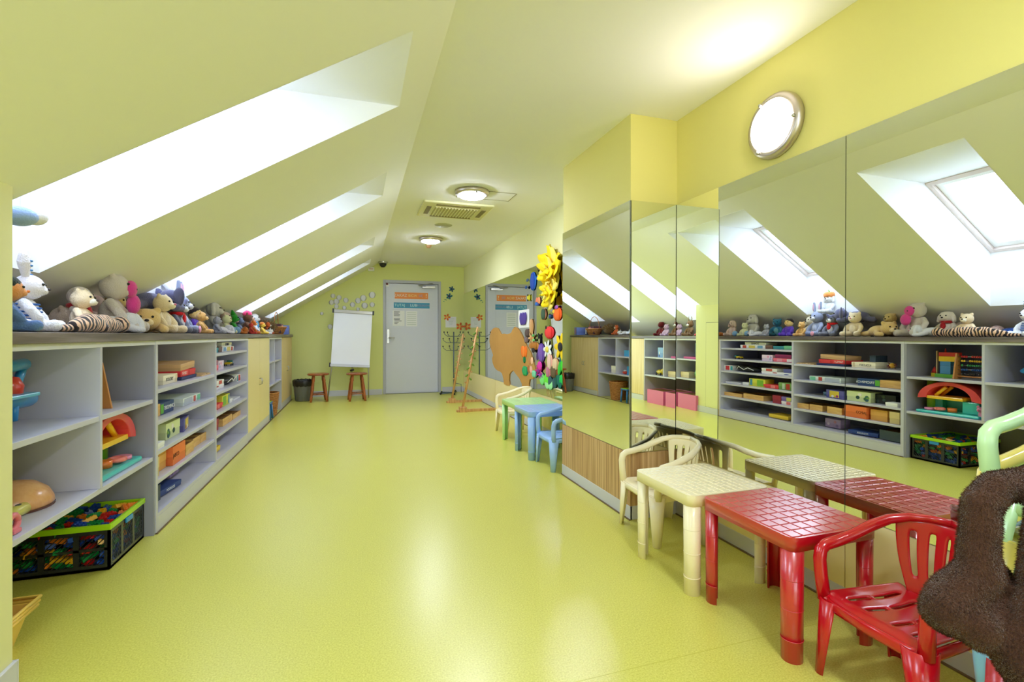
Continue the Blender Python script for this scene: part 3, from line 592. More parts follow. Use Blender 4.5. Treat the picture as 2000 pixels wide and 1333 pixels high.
# wooden dome, yellow tube, pink toy
o = MB(); o.lathe([(.001,.0),(.112,.0),(.122,.012),(.120,.03),(.104,.062),(.07,.09),(.035,.1),(.001,.103)],32); t = thing('wooden_dome','smooth light wooden dome lying on the middle shelf at the pier','toy',(XC0-.20,2.31,.4255)); o.obj('dome', zebra('dome_wood',(222,166,112),(206,146,92),(232,182,130),(20,20,4),.25), t)
MB().lathe([(.123,.0),(.123,.008)],32).obj('dark_rim', mat('dome_rim',(90,50,36),.5), t)
t = thing('toy_tube','yellow green plastic tube lying in front of the wooden dome','toy',(XC0-.12,2.18,.4255)); MB().tube([(0,-.06,.022),(0,.05,.022),(0,.06,.022)],[.022,.022,.012],14).obj('tube', plastic('toy_pale_yellow',(214,210,110)), t); MB().ell((0,.02,.043),(.008,.012,.003)).obj('hole', DARK, t)
t = thing('toy_ring','pink plastic toy at the front edge of the middle shelf by the pier','toy',(XC0-.04,2.02,.4255)); MB().tube([(0,.025*math.cos(a*PI/6),.035+.025*math.sin(a*PI/6)) for a in range(13)],.010,8).obj('ring', plastic('toy_rose',(230,120,140)), t); MB().box(-.015,.015,-.02,.02,0,.014).obj('base', plastic('toy_rose',(0,0,0)), t, bevel=.003)
# yellow bin with books
t = thing('storage_bin','yellow plastic bin on the floor at the left pier','bin',(-1.285,2.045,0)); YB_ = plastic('bin_yellow',(244,204,96))
def frustum(mb, x0, y0, x1, y1, z0, z1, w=0.004):
    a = [(-x0,-y0,z0),(x0,-y0,z0),(x0,y0,z0),(-x0,y0,z0),(-x1,-y1,z1),(x1,-y1,z1),(x1,y1,z1),(-x1,y1,z1)]
    b = [(-x0+w,-y0+w,z0+w),(x0-w,-y0+w,z0+w),(x0-w,y0-w,z0+w),(-x0+w,y0-w,z0+w),(-x1+w,-y1+w,z1),(x1-w,-y1+w,z1),(x1-w,y1-w,z1),(-x1+w,y1-w,z1)]
    mb.add(a+b, [(0,3,2,1),(0,1,5,4),(1,2,6,5),(2,3,7,6),(3,0,4,7),(8,9,10,11),(8,12,13,9),(9,13,14,10),(10,14,15,11),(11,15,12,8),(4,5,13,12),(5,6,14,13),(6,7,15,14),(7,4,12,15)]); return mb
frustum(MB(),.15,.085,.185,.115,0,.13).obj('bin_body', YB_, t, bevel=.002)
for z in (.112,.126,.14):
    k = .195+(z-.112)*.2; mb = MB(); e = .125+(z-.112)*.2
    mb.tube([(k,-e,z),(k,e,z),(-k,e,z),(-k,-e,z),(k,-e,z)],.007,8); mb.obj('rim', YB_, t)
for i, (c, nm, lb) in enumerate((((230,232,238),'book','white book leaning in the yellow bin'),((226,96,60),'book','orange red book leaning in the yellow bin'),((200,120,140),'book','pink book leaning in the yellow bin'))):
    q = thing(nm, lb, 'book', (-1.24+i*.03,2.03+i*.012,.02)); q.rotation_euler = (0,-.35,.1*i); MB().box(-.004,.004,-.07,.06,0,.19-i*.012).obj('cover', rgbmat(c), q); MB().box(-.003,.003,-.068,.061,.002,.187-i*.012).obj('pages', PAPER, q)

# ---------------- folding crate with toy bricks
t = thing('folding_crate','black folding crate with lime green rim standing on the floor, full of toy bricks','crate',(-1.335,2.865,0)); LXc, LYc, HCr = .255, .185, .205
CR = plastic('crate_black',(38,42,44)); RIM = plastic('crate_lime',(166,220,24))
B('base', CR, t, -LXc, LXc, -LYc, LYc, .004, .016)
def crate_wall(face, n, m_):
    mb = MB()
    def bar(a0, a1, z0, z1, k=.008):
        if face in 'xX': s = LXc if face == 'X' else -LXc; mb.box(min(s,s-k*(1 if s>0 else -1)), max(s,s-k*(1 if s>0 else -1)), a0, a1, z0, z1)
        else: s = LYc if face == 'Y' else -LYc; mb.box(a0, a1, min(s,s-k*(1 if s>0 else -1)), max(s,s-k*(1 if s>0 else -1)), z0, z1)
    L = LYc if face in 'xX' else LXc
    bar(-L,L,.004,.03,.010); bar(-L,L,.168,.185,.010)
    for i in range(n+1):
        a = -L+2*L*i/n; h = .022 if i in (0,n) else .011; bar(max(-L,a-h), min(L,a+h), .03, .17, .010)
    for i in range(m_): z = .03+.14*(i+1)/(m_+1); bar(-L,L,z-.006,z+.006,.009)
    # fine diagonal grille
    zs_ = [.03+.14*q/(m_+1) for q in range(m_+2)]
    for i in range(n):
        a0 = -L+2*L*i/n+.010; a1 = -L+2*L*(i+1)/n-.010
        for q in range(m_+1):
            zl, zh = zs_[q], zs_[q+1]; o_ = a0-(zh-zl)+.012
            while o_ < a1:
                p_a = max(o_,a0); q_a = min(o_+(zh-zl),a1)
                if q_a-p_a > .006:
                    s_ = (LXc if face == 'X' else -LXc) if face in 'xX' else (LYc if face == 'Y' else -LYc); s_ *= .988
                    A_ = (s_,p_a,zl+p_a-o_) if face in 'xX' else (p_a,s_,zl+p_a-o_); B_ = (s_,q_a,zl+q_a-o_) if face in 'xX' else (q_a,s_,zl+q_a-o_)
                    mb.tube([A_,B_],.0022,4,cap=False)
                o_ += .021
    return mb.obj('lattice_wall', CR, t)
for fce, n, m_ in (('X',3,0),('x',3,0),('Y',4,1),('y',4,1)): crate_wall(fce, n, m_)
mb = MB()
for b in ((-LXc-.006,LXc+.006,-LYc-.006,-LYc+.008,.186,.212),(-LXc-.006,LXc+.006,LYc-.008,LYc+.006,.186,.212),(-LXc-.006,-LXc+.008,-LYc+.008,LYc-.008,.186,.212),(LXc-.008,LXc+.006,-LYc+.008,LYc-.008,.186,.212)): mb.box(*b)
mb.obj('rim', RIM, t, bevel=.003); B('blue_clip', plastic('toy_blue',(0,0,0)), t, LXc+.001, LXc+.009, -.035, .035, .16, .184, bevel=.002)
brick_cols = {'green':(20,140,70),'yellow':(240,180,30),'red':(206,36,30),'blue':(30,80,180),'orange':(240,130,30)}
bm_ = {}
for cn, c in brick_cols.items():
    for kind, (nx, ny) in (('long',(4,2)),('square',(2,2))):
        mb = MB(); p = .016; mb.box(-nx*p/2,nx*p/2,-ny*p/2,ny*p/2,-.0095,.0095)
        for i in range(nx):
            for j in range(ny): mb.cyl((-nx*p/2+p*(i+.5),-ny*p/2+p*(j+.5),.0095),(-nx*p/2+p*(i+.5),-ny*p/2+p*(j+.5),.0135),.0052,n=7,smooth=False)
        me = bpy.data.meshes.new('toy_brick'); me.from_pydata(mb.v,[],mb.f); me.materials.append(plastic('brick_'+cn, c)); bm_[cn,kind] = me
def brick(loc, rot):
    cn = rnd.choice(('green','green','yellow','red','blue','blue','orange')); k = rnd.choice(('long','long','square'))
    o = bpy.data.objects.new('toy_brick', bm_[cn,k]); COL.objects.link(o); o.location = loc; o.rotation_euler = rot
    tag(o, f'{cn} studded toy brick heaped in the lime-rimmed black crate', 'toy brick', f'{cn} toy bricks heaped in the crate')
for lz in range(6):
    z = .036+lz*.029
    for i in range(9):
        for j in range(6):
            edge = i in (0,8) or j in (0,5)
            if lz < 5 and not edge: continue
            if lz < 5 and rnd.random() < .12: continue
            x = -1.335-LXc+.04+(2*LXc-.08)*i/8; y = 2.865-LYc+.035+(2*LYc-.07)*j/5
            brick((x+rnd.uniform(-.004,.004), y+rnd.uniform(-.004,.004), z+rnd.uniform(-.003,.003)+(.008 if lz==5 else 0)), (rnd.uniform(-.25,.25) if lz<5 else rnd.uniform(-.6,.6), rnd.uniform(-.3,.3), rnd.uniform(0,PI)))
# small shelf contents (between the cupboards)
carton('storage_box','blue plastic box on the upper shelf of the small open unit','box',6.84,.742,(.2,.2,.10),(56,160,220),open_top=True)
carton('storage_box','yellow shallow box under the toys in the small open unit','box',6.9,.4445,(.2,.1,.03),(240,214,70),x=XC0-.2)
carton('storage_box','white box on the lower shelf of the small open unit','box',7.28,.4445,(.16,.15,.12),(232,228,222))
blob_toy('toy_car','small red toy car on the lower shelf of the small open unit','toy',(XC0-.1,6.98,.445),0,[('body',(0,0,.03),(.035,.06,.026),plastic('toy_red',(0,0,0))),('roof',(0,0,.055),(.025,.03,.018),plastic('toy_white',(236,236,240)))])
carton('storage_box','bright blue bin on the lower shelf of the small open unit','box',6.79,.4445,(.2,.12,.14),(30,140,210),open_top=True)
WICK = zebra('wicker',(186,124,66),(140,86,42),(216,160,100),(30,30,160),.7)
def basket(name, label, loc, r0, r1, h, handle=False, flat=1.0, rz=0):
    t = thing(name, label, 'basket', loc, rz); mb = MB(); n = 28
    rows = max(5,int(h/.014))
    for k in range(rows):
        z = h*(k+.5)/rows; r = r0+(r1-r0)*k/rows
        mb.tube([(r*flat*(1+.02*math.cos(PI*i+PI*k))*math.cos(2*PI*i/n), r*(1+.02*math.cos(PI*i+PI*k))*math.sin(2*PI*i/n), z) for i in range(n+1)], h/rows*.55, 5)
    mb.obj('woven_body', WICK, t)
    MB().cyl((0,0,.002),(0,0,.008),r0*.98*min(1,flat),n=24).obj('base', WICK, t)
    MB().tube([(r1*flat*math.cos(2*PI*i/n), r1*math.sin(2*PI*i/n), h) for i in range(n+1)],.010,7).obj('rim', WICK, t)
    if handle: MB().tube([(0,r1*math.cos(PI*i/14),h+(r1*1.15)*math.sin(PI*i/14)) for i in range(15)],.006,7).obj('handle', WICK, t)
    return t
basket('wicker_basket','tall brown wicker basket on the floor under the small open shelf',(XC0-.12,7.22,0),.12,.15,.30)
t = thing('step_stool','small blue plastic step stool on the floor beside the tall wicker basket','stool',(XC0-.1,6.86,0))
B('seat', plastic('stool_blue',(50,120,190)), t, -.1,.1,-.1,.1,.20,.22,bevel=.008); B('lime_top', plastic('crate_lime',(0,0,0)), t, -.09,.09,-.09,.09,.2205,.228,bevel=.002)
for a in (-.08,.08):
    for b in (-.08,.08): MB().cyl((a*1.15,b*1.15,0),(a,b,.2),.016,.013).obj('leg', plastic('stool_blue',(0,0,0)), t)
# behind the pier (column mirror)
def pinkcrate(label, y): carton('storage_box', label, 'box', y, 0, (.3,.42,.22), (226,120,176), open_top=True, x=XC0+.08)
pinkcrate('pink carton with a white label on the floor, farther of two beyond the pier', -1.66); pinkcrate('pink carton on the floor, nearer of two beyond the pier', -1.18)
carton('storage_box','light blue patterned box on the upper shelf beyond the pier','box',-1.72,.742,(.14,.13,.16),(120,160,220),spots=[(230,236,250),(220,226,250),(60,80,150)])
carton('game_box','magenta flat box on the upper shelf beyond the pier','box',-1.3,.742,(.2,.3,.03),(200,70,140))
carton('folder','dark teal folder box standing on the upper shelf beyond the pier','box',-1.14,.742,(.2,.07,.24),(40,80,100))
carton('carton','beige carton on the middle shelf beyond the pier','box',-1.42,.4445,(.16,.2,.09),(212,192,160))
blob_toy('toy_truck','yellow round toy truck on the middle shelf beyond the pier','toy',(XC0-.14,-1.82,.445),0,[('body',(0,0,.05),(.05,.1,.045),plastic('toy_mustard',(206,180,40))),('cab',(0,.07,.07),(.035,.045,.045),plastic('toy_mustard',(0,0,0))),('wheel',(.05,-.05,.022),(.012,.022,.022),BLACK),('wheel',(.05,.06,.022),(.012,.022,.022),BLACK)])
blob_toy('toy_ball','green round toy on the middle shelf beyond the pier','toy',(XC0-.14,-1.18,.445),0,[('ball',(0,0,.08),(.07,.07,.07),plastic('toy_green',(40,150,70))),('base',(0,0,.012),(.06,.06,.012),BLACK)])
# ================================================================== PLASTIC TABLES
def leg_shell(mb, cx, cy, ang, z0, z1, r0, r1, span=math.radians(150), th=.007, n=10, lean=(0,0)):
    """curved channel leg: outer arc facing direction ang; (cx,cy) is the arc centre at the top"""
    vs = []
    for z, r, k in ((z0,r0,1.0),(z1,r1,0.0)):
        ox, oy = cx+lean[0]*k, cy+lean[1]*k
        for rr in (r, r-th):
            for i in range(n+1):
                a = ang-span/2+span*i/n; vs.append((ox+rr*math.cos(a), oy+rr*math.sin(a), z))
    m = n+1; fs = []
    for i in range(n):
        fs += [(i,i+1,2*m+i+1,2*m+i),(m+i+1,m+i,3*m+i,3*m+i+1),(m+i,m+i+1,i+1,i),(2*m+i,2*m+i+1,3*m+i+1,3*m+i)]
    fs += [(0,2*m,3*m,m),(n,m+n,3*m+n,2*m+n)]
    return mb.add(vs, fs, True)
def rrect(hx, hy, r, n=6):
    pts = []
    for (sx, sy, a0) in ((1,1,0),(-1,1,PI/2),(-1,-1,PI),(1,-1,1.5*PI)):
        for i in range(n+1): a = a0+PI/2*i/n; pts.append((sx*(hx-r)+r*math.cos(a), sy*(hy-r)+r*math.sin(a)))
    return pts
def table(name_label, x0, x1, y0, y1, m, nx, ny, H=.42, cat='table'):
    t = thing('childrens_table', name_label, cat, ((x0+x1)/2,(y0+y1)/2,0)); hx, hy = (x1-x0)/2, (y1-y0)/2
    pl = rrect(hx,hy,.035); n = len(pl)
    mb = MB(); mb.prism(pl, lambda p: (p[0],p[1],H-.010), lambda p: (p[0],p[1],H-.0022))
    pin = rrect(hx-.006,hy-.006,.030)
    vs = [(p[0],p[1],z) for z, q in ((H-.048,pl),(H-.010,pl),(H-.048,pin),(H-.010,pin)) for p in q]
    fs = []
    for i in range(n): j = (i+1)%n; fs += [(i,j,n+j,n+i),(2*n+j,2*n+i,3*n+i,3*n+j),(j,i,2*n+i,2*n+j)]
    mb.add(vs, fs, True); recalc(mb.obj('tabletop', m, t))
    # moulded raised squares
    g = MB(); gx, gy = (2*hx-.016)/nx, (2*hy-.016)/ny; gp = .0022
    for i in range(nx):
        for j in range(ny):
            a = -hx+.008+i*gx; b = -hy+.008+j*gy
            if (i in (0,nx-1)) and (j in (0,ny-1)):
                pass
            vs = [(a+gp,b+gp,H-.0024),(a+gx-gp,b+gp,H-.0024),(a+gx-gp,b+gy-gp,H-.0024),(a+gp,b+gy-gp,H-.0024)]
            q = .0018; vs += [(a+gp+q,b+gp+q,H),(a+gx-gp-q,b+gp+q,H),(a+gx-gp-q,b+gy-gp-q,H),(a+gp+q,b+gy-gp-q,H)]
            g.add(vs, [(4,5,6,7),(0,1,5,4),(1,2,6,5),(2,3,7,6),(3,0,4,7)])
    o = g.obj('moulded_squares', m, t)
    for sx in (-1,1):
        for sy in (-1,1):
            lg = MB(); leg_shell(lg, sx*(hx-.037), sy*(hy-.037), math.atan2(sy,sx), 0, H-.04, .033, .036, math.radians(215))
            for z in (.27,.17,.07): leg_shell(lg, sx*(hx-.037), sy*(hy-.037), math.atan2(sy,sx), z, z+.003, .0352, .0355, math.radians(215), .002)
            lg.obj('leg', m, t)
    return t
RED = mat('red_plastic', (192,6,26), .22, spec=.5, coat=.5, coat_rough=.12)
CRM = mat('cream_plastic', (252,240,204), .3, spec=.5, coat=.3, coat_rough=.15)
BLU = mat('blue_plastic', (156,194,248), .3, spec=.5, coat=.3, coat_rough=.15)
MNT = mat('mint_plastic', (190,238,172), .3, spec=.5, coat=.3, coat_rough=.15)
REDT = mat('red_table_plastic', (196,8,34), .3, spec=.9, coat=.8, coat_rough=.14)
table('red plastic childrens table with a moulded grid top, beside the big mirror', 1.345, 1.735, 1.215, 1.655, REDT, 8, 9)
table('cream plastic childrens table touching the red table', 1.30, 1.715, 1.662, 2.085, CRM, 12, 12)
table('light blue plastic childrens table beyond the column', 1.405, 1.86, 3.90, 4.335, BLU, 6, 6)
table('light green plastic childrens table behind the light blue table', 1.43, 1.87, 4.34, 4.83, MNT, 6, 6)

# ================================================================== PLASTIC ARMCHAIRS (local: faces -X, base at z=0)
def chair_parts(t, m, w=.165, slots=True):
    HS = .255
    # seat: curved plate with slots, grid in x (front -.165 .. back .13) and y
    nx, ny = 18, 26; X0, X1 = -.165, .135; mb = MB(); V = {}
    def sp(i, j):
        fx = i/nx; fy = 2*j/ny-1; x = X0+(X1-X0)*fx
        wd = w*(1-.16*fx); z = HS-.014*math.exp(-((fx-.55)/.35)**2)*(1-fy*fy) + .006*(abs(fy)**6) - .02*max(0,(.12-fx)/.12)**2
        return (x, fy*wd, z)
    for i in range(nx+1):
        for j in range(ny+1): V[i,j] = len(mb.v); mb.v.append(sp(i,j))
    for i in range(nx):
        for j in range(ny):
            slot = slots and j in (4,9,16,21) and (3 <= i <= 7 or 9 <= i <= 14)
            if not slot: mb.f.append((V[i,j],V[i+1,j],V[i+1,j+1],V[i,j+1])); mb.sm.append(True)
    mb.obj('seat', m, t, solid=.009, subsurf=1)
    # skirt under the seat edge
    pts = [(X0-.001, y*w/6, HS-.022-.0) for y in range(-6,7)]
    mb = MB(); mb.tube([(X1,-w*.84,HS-.018),(0,-w*.93,HS-.018),(X0+.03,-w,HS-.018),(X0,-w+.03,HS-.02),(X0-.004,0,HS-.022),(X0,w-.03,HS-.02),(X0+.03,w,HS-.018),(0,w*.93,HS-.018),(X1,w*.84,HS-.018)], .007, 8, ry=.018, up=(0,0,1)); mb.obj('seat_rim', m, t)
    # backrest, curved panel, with vertical slots
    nu, nv = 33, 12; mb = MB(); V = {}
    for i in range(nu+1):
        for j in range(nv+1):
            f = 2*i/nu-1; v = j/nv
            half = .085+.045*v+.012*math.sin(v*PI)
            y = f*half; x = .135+.045*v-.055*(f*f)*(.35+.65*v)
            top = .492-.014*f*f; z = HS-.004+(top-HS)*v
            V[i,j] = len(mb.v); mb.v.append((x,y,z))
    for i in range(nu):
        for j in range(nv):
            slot = slots and i in (4,5,10,11,16,21,22,27,28) and (3 <= j <= 9)
            if not slot: mb.f.append((V[i,j],V[i+1,j],V[i+1,j+1],V[i,j+1])); mb.sm.append(True)
    mb.obj('backrest', m, t, solid=.009, subsurf=1)
    # arm band: from the seat corner up the front post, over, and back into the top rail
    for s in (-1,1):
        pts = [(-.150,s*w,HS-.02),(-.156,s*(w+.006),.31),(-.157,s*(w+.010),.36),(-.150,s*(w+.012),.388),(-.130,s*(w+.012),.402),(-.08,s*(w+.010),.410),(-.02,s*(w+.006),.425),(.05,s*w,.450),(.10,s*(w-.018),.472),(.145,s*(w-.05),.486),(.17,s*(w-.095),.494),(.182,0,.498)]
        mb = MB(); mb.tube(pts, [.016,.015,.015,.016,.016,.015,.014,.013,.012,.012,.012,.012], 10, ry=[.020,.019,.019,.019,.018,.018,.018,.018,.016,.014,.012,.011]); mb.obj('armrest', m, t)
    # legs
    for sx, sy in ((-1,-1),(-1,1),(1,-1),(1,1)):
        lg = MB(); tx = X0+.03 if sx < 0 else X1-.02; ty = sy*(w-.028 if sx < 0 else w*.84-.02)
        leg_shell(lg, tx, ty, math.atan2(sy,sx), 0, HS-.008, .022, .044, math.radians(170), .006, 10, lean=(sx*.020, sy*.028)); lg.obj('leg', m, t)
def armchair(label, loc, m, rz=0, name='childrens_armchair', group=None, w=.165):
    t = thing(name, label, 'chair', loc, rz, group); chair_parts(t, m, w); return t
armchair('red plastic childrens armchair with slotted back beside the red table', (1.57,1.015,0), RED, rz=-.04, w=.150)
armchair('cream plastic childrens armchair between the column and the cream table', (1.61,2.285,0), CRM)
armchair('cream plastic childrens armchair tucked behind the light green table', (1.66,5.08,0), CRM)
armchair('light blue plastic childrens armchair half hidden behind the column', (1.63,3.70,0), BLU)
# stack at the right edge
stack = [((120,176,232),'light blue','bottom one of'),((200,22,40),'red','second from the floor in'),((150,200,236),'pale blue','third from the floor in'),((120,196,110),'green','fourth from the floor in'),((232,214,110),'yellow','second from the top of'),((190,228,170),'mint green','topmost of')]
for i, (c, nm, pos) in enumerate(stack):
    armchair(f'{nm} plastic childrens armchair, {pos} the stack under the brown plush', (1.545+.004*i,.565,.092*i), mat('stack_%d'%i, c, .28, coat=.4, coat_rough=.12), name='childrens_armchair')

# ================================================================== BIG BROWN PLUSH draped over the stack
BROWN = fluff('brown_fur', (78,48,33), 160)
t = thing('plush_bear', 'big dark brown furry plush animal sitting on the chair stack, arm hanging down', 'plush', (1.52,.44,.72))
off = -Vector((1.52,.44,.72))
def W(u,v,d): return P(u,v,d)+off
mb = MB()
mb.ell(Vector((1.56,.42,.93))+off, (.11,.12,.19), 16, 12)                       # trunk
mb.ell(Vector((1.56,.42,.76))+off, (.12,.13,.10), 16, 10)
mb.chain([Vector((1.50,.50,.98))+off, W(2120,935,1.02), W(2010,945,.97), W(1945,952,.96), W(1917,985,.95), W(1911,1060,.94), W(1912,1110,.93)], [.05,.036,.032,.031,.032,.033,.036], .3)   # hanging arm
mb.chain([W(1912,1125,.93), W(1872,1165,.93), W(1851,1193,.92)], [.040,.046,.045], .3)       # paw, upper lobe
mb.chain([W(1935,1150,.94), W(1924,1220,.90), W(1916,1230,.89)], [.038,.038,.038], .3)       # paw, lower lobe
mb.chain([W(1935,1130,.96), W(1958,1185,.98)], [.036,.036], .3)
mb.chain([Vector((1.50,.40,.80))+off, W(2120,930,.93), W(2065,1010,.90), W(2052,1100,.88), W(2048,1170,.87), W(2022,1235,.865), W(2000,1290,.86)], [.06,.05,.044,.043,.044,.048,.046], .3)   # leg
mb.chain([W(2005,1270,.865), W(2030,1340,.85)], [.042,.046], .3)
mb.chain([Vector((1.56,.34,.98))+off, Vector((1.45,.26,.90))+off, Vector((1.38,.27,.80))+off], [.055,.05,.055], .3)
mb.chain([Vector((1.50,.37,.80))+off, Vector((1.36,.33,.78))+off, Vector((1.27,.30,.70))+off], [.07,.06,.06], .3)
body = mb.obj('body', BROWN, t, remesh=.0065, disp=.005)
mb = MB(); mb.ell(Vector((1.55,.42,1.20))+off, (.12,.13,.12), 18, 12); mb.ell(Vector((1.43,.43,1.17))+off, (.06,.07,.055), 14, 10)
for s in (-1,1): mb.ell(Vector((1.58,.42+s*.12,1.29))+off, (.03,.045,.045), 12, 8)
mb.obj('head', BROWN, t, remesh=.0065, disp=.005)
MB().ell(Vector((1.37,.43,1.19))+off, (.018,.025,.018)).obj('nose', BLACK, t)
for s in (-1,1): MB().ell(Vector((1.442,.425+s*.05,1.225))+off, .012).obj('eye', BLACK, t)
# short fur blades over the visible limbs
bpy.context.view_layer.update(); dg = bpy.context.evaluated_depsgraph_get(); ev = body.evaluated_get(dg); me = ev.to_mesh()
FUR = mat('brown_fur_tips', (94,61,43), .9, spec=.1, sheen=.1, vary=(25,(54,34,24),.35,.65)); vs = []; fs = []; r2 = random.Random(3)
for p in me.polygons:
    c = p.center; wc = c-off
    if wc.x > 1.42 or p.area < 1e-7: continue
    k = p.area/1.1e-5*2.6; k = int(k)+(1 if r2.random() < k-int(k) else 0)
    pv = [me.vertices[i].co for i in p.vertices]
    for _ in range(k):
        a, b = r2.random(), r2.random(); q = pv[0].lerp(pv[1],a).lerp(pv[-1].lerp(pv[2],a) if len(pv)>3 else pv[2], b)
        d = (p.normal+Vector((r2.gauss(0,.35),r2.gauss(0,.35),r2.gauss(0,.35)-.35))).normalized(); sd = d.cross(Vector((r2.gauss(0,1),r2.gauss(0,1),r2.gauss(0,1)))).normalized()*.00075
        o = len(vs); vs += [q-sd-p.normal*.001, q+sd-p.normal*.001, q+d*r2.uniform(.003,.0065)]; fs.append((o,o+1,o+2))
ev.to_mesh_clear()
q = MB(); q.v = [tuple(v) for v in vs]; q.f = fs; q.sm = [False]*len(fs); o = q.obj('fur', FUR, t); o['kind'] = 'stuff'

# ================================================================== END WALL: easel, stools, bin, coat stand, poles
t = thing('flipchart_easel', 'white flipchart board on a thin silver easel leaning by the end wall', 'easel', tuple(on_y(8.72,684,712))); t.location.z = 0; ex = t.location.x
R4 = Matrix.Translation((0,0,.53)) @ Matrix.Rotation(math.radians(3.2),4,'Y') @ Matrix.Rotation(math.radians(-7),4,'X')
MB().box(-.315,.315,-.012,.0,.04,.93,R4).obj('board', mat('whiteboard',(236,237,246),.25), t, bevel=.002)
MB().box(-.32,.32,-.03,.012,.93,.985,R4).obj('top_clamp', METAL, t, bevel=.004); MB().box(-.32,.32,-.05,.005,0,.05,R4).obj('pen_tray', mat('tray_grey',(206,208,222),.4), t, bevel=.004)
for x0, z0_ in ((-.345,.925),(.315,.925),(-.34,-.005)): MB().box(x0,x0+.03,-.038,.014,z0_,z0_+.07,R4).obj('corner_cap', DARK, t, bevel=.004)
def rr(p): return R4 @ Vector(p)
for a, b in ((rr((-.27,.012,.5)),(-.36,-.03,0)),(rr((.27,.012,.5)),(.30,-.03,0)),(rr((0,.012,.9)),(.02,.33,0))): mb = MB(); mb.cyl(b, a, .011, n=10); mb.obj('leg', METAL, t)
MB().cyl((.0,.0,.47),(.06,-.01,.49),.018).obj('clamp_knob', BLACK, t)
WOODS = zebra('stool_wood', (160,84,40), (126,60,26), (186,108,58), (20,20,3), .3)
def stool(label, loc, rz):
    t = thing('wooden_stool', label, 'stool', loc, rz); H = .455
    mb = MB(); mb.lathe([(.001,H-.03),(.155,H-.03),(.168,H-.022),(.168,H-.008),(.155,H),(.001,H-.003)], 28); mb.obj('seat', WOODS, t)
    for i in range(4):
        a = PI/4+i*PI/2; tp = Vector((.10*math.cos(a),.10*math.sin(a),H-.03)); bt = Vector((.175*math.cos(a),.175*math.sin(a),0))
        mb = MB(); pts = [tp.lerp(bt,f) for f in (0,.12,.2,.24,.5,.78,.82,1)]; mb.tube(pts,[.017,.02,.024,.019,.024,.018,.022,.017],10); mb.obj('leg', WOODS, t)
    for i in range(4):
        a = PI/4+i*PI/2; b = a+PI/2; h = .12+.03*(i%2); r = .175-.075*h/(H-.03); MB().cyl((r*math.cos(a),r*math.sin(a),h),(r*math.cos(b),r*math.sin(b),h),.009,n=10).obj('stretcher', WOODS, t)
stool('brown wooden stool beside the waste bin', (-.60,8.50,0), .15); stool('brown wooden stool in front of the flipchart', (.0,8.42,0), .1)
t = thing('waste_bin', 'dark grey waste bin lined with a black bag, beside the wooden stool', 'bin', (-.84,8.62,0)); BG = mat('bin_grey',(112,114,118),.5)
mb = MB(); mb.lathe([(.001,.004),(.115,.004),(.12,.01),(.147,.30),(.15,.33),(.143,.33),(.112,.012),(.001,.012)], 28); mb.obj('body', BG, t)
for i in range(12): a = i*PI/6; MB().tube([(.122*math.cos(a),.122*math.sin(a),.02),(.1465*math.cos(a),.1465*math.sin(a),.25)],.0022,5).obj('rib', BG, t)
mb = MB(); n = 40; mb.add([((r+.004*math.sin(i*7.3)+.003*math.sin(i*3.1))*math.cos(2*PI*i/n),(r+.004*math.sin(i*7.3))*math.sin(2*PI*i/n),z+.006*math.sin(i*2.3)) for r, z in ((.151,.245),(.157,.29),(.159,.335),(.150,.350),(.138,.32),(.12,.10)) for i in range(n)], [(j*n+i,j*n+(i+1)%n,(j+1)*n+(i+1)%n,(j+1)*n+i) for j in range(5) for i in range(n)], True); mb.obj('bin_liner', mat('bag_black',(24,24,26),.3), t)
# coat stand
CS = mat('coat_stand_blue_grey',(96,112,128),.4,.4); t = thing('coat_stand','low thin metal coat stand with black tipped hooks in the far corner','coat stand',(1.70,8.82,0))
for sy in (-1,1):
    pass
mb = MB(); mb.cyl((0,0,.02),(0,0,1.14),.011,n=10); mb.obj('pole', CS, t)
MB().tube([(0,0,.2),(.14,0,.17),(.14,0,.02)],.006,6).obj('brace', CS, t)
for a in (0.2,1.3,2.4,3.5,4.6,5.6):
    c, s_ = math.cos(a), math.sin(a)
    if 1.70+.3*c > 1.92: continue
    MB().cyl((0,0,.02),(.26*c,.2*s_,.018),.010,n=8).obj('foot_bar', CS, t); MB().ell((.27*c,.21*s_,.02),.02).obj('foot_cap', BLACK, t)
for z, a0 in ((1.10,.4),(.98,1.0),(.84,.2)):
    for k in range(4):
        a = a0+k*PI/2; c, s_ = math.cos(a), math.sin(a); L_ = .2
        MB().tube([(0,0,z-.04),(L_*.7*c,L_*.7*s_,z-.04),(L_*c,L_*s_,z+.0),(L_*1.05*c,L_*1.05*s_,z+.03)],.005,6).obj('hook', CS, t); MB().ell((L_*1.05*c,L_*1.05*s_,z+.035),.013,10,7).obj('hook_tip', BLACK, t)
# wooden poles on cross feet, leaning to the mirror
PINE = zebra('pine_wood',(206,160,104),(184,134,80),(224,182,130),(30,30,3),.5)
def leaning_pole(label, loc, top, deco):
    t = thing('wooden_pole', label, 'pole', loc); MB().box(-.05,.05,-.06,.06,0,.07).obj('base_block', PINE, t, bevel=.004)
    MB().box(.05,.49,-.03,.03,0,.035).obj('foot_board', PINE, t, bevel=.003); MB().box(-.09,-.05,-.03,.03,0,.03).obj('foot_end', PINE, t, bevel=.003)
    a = Vector((0,0,.07)); b = Vector(top)-Vector(loc); MB().tube([a,b],[.02,.017],6).obj('pole', PINE, t)
    pk = PINE if not deco else mat('leaf_green',(110,150,60),.7)
    for i in range(16):
        f = .3+.7*i/16; p = a.lerp(b,f); s = 1 if i%2 else -1
        MB().ell(p+Vector((s*.03,-.012,0)),((.03,.006,.014) if deco and i%3 else (.013,.008,.012)),8,5,Matrix.Rotation(s*.7,3,'Y')).obj('leaf' if deco else 'peg', pk if (deco and i%3) else PINE, t)
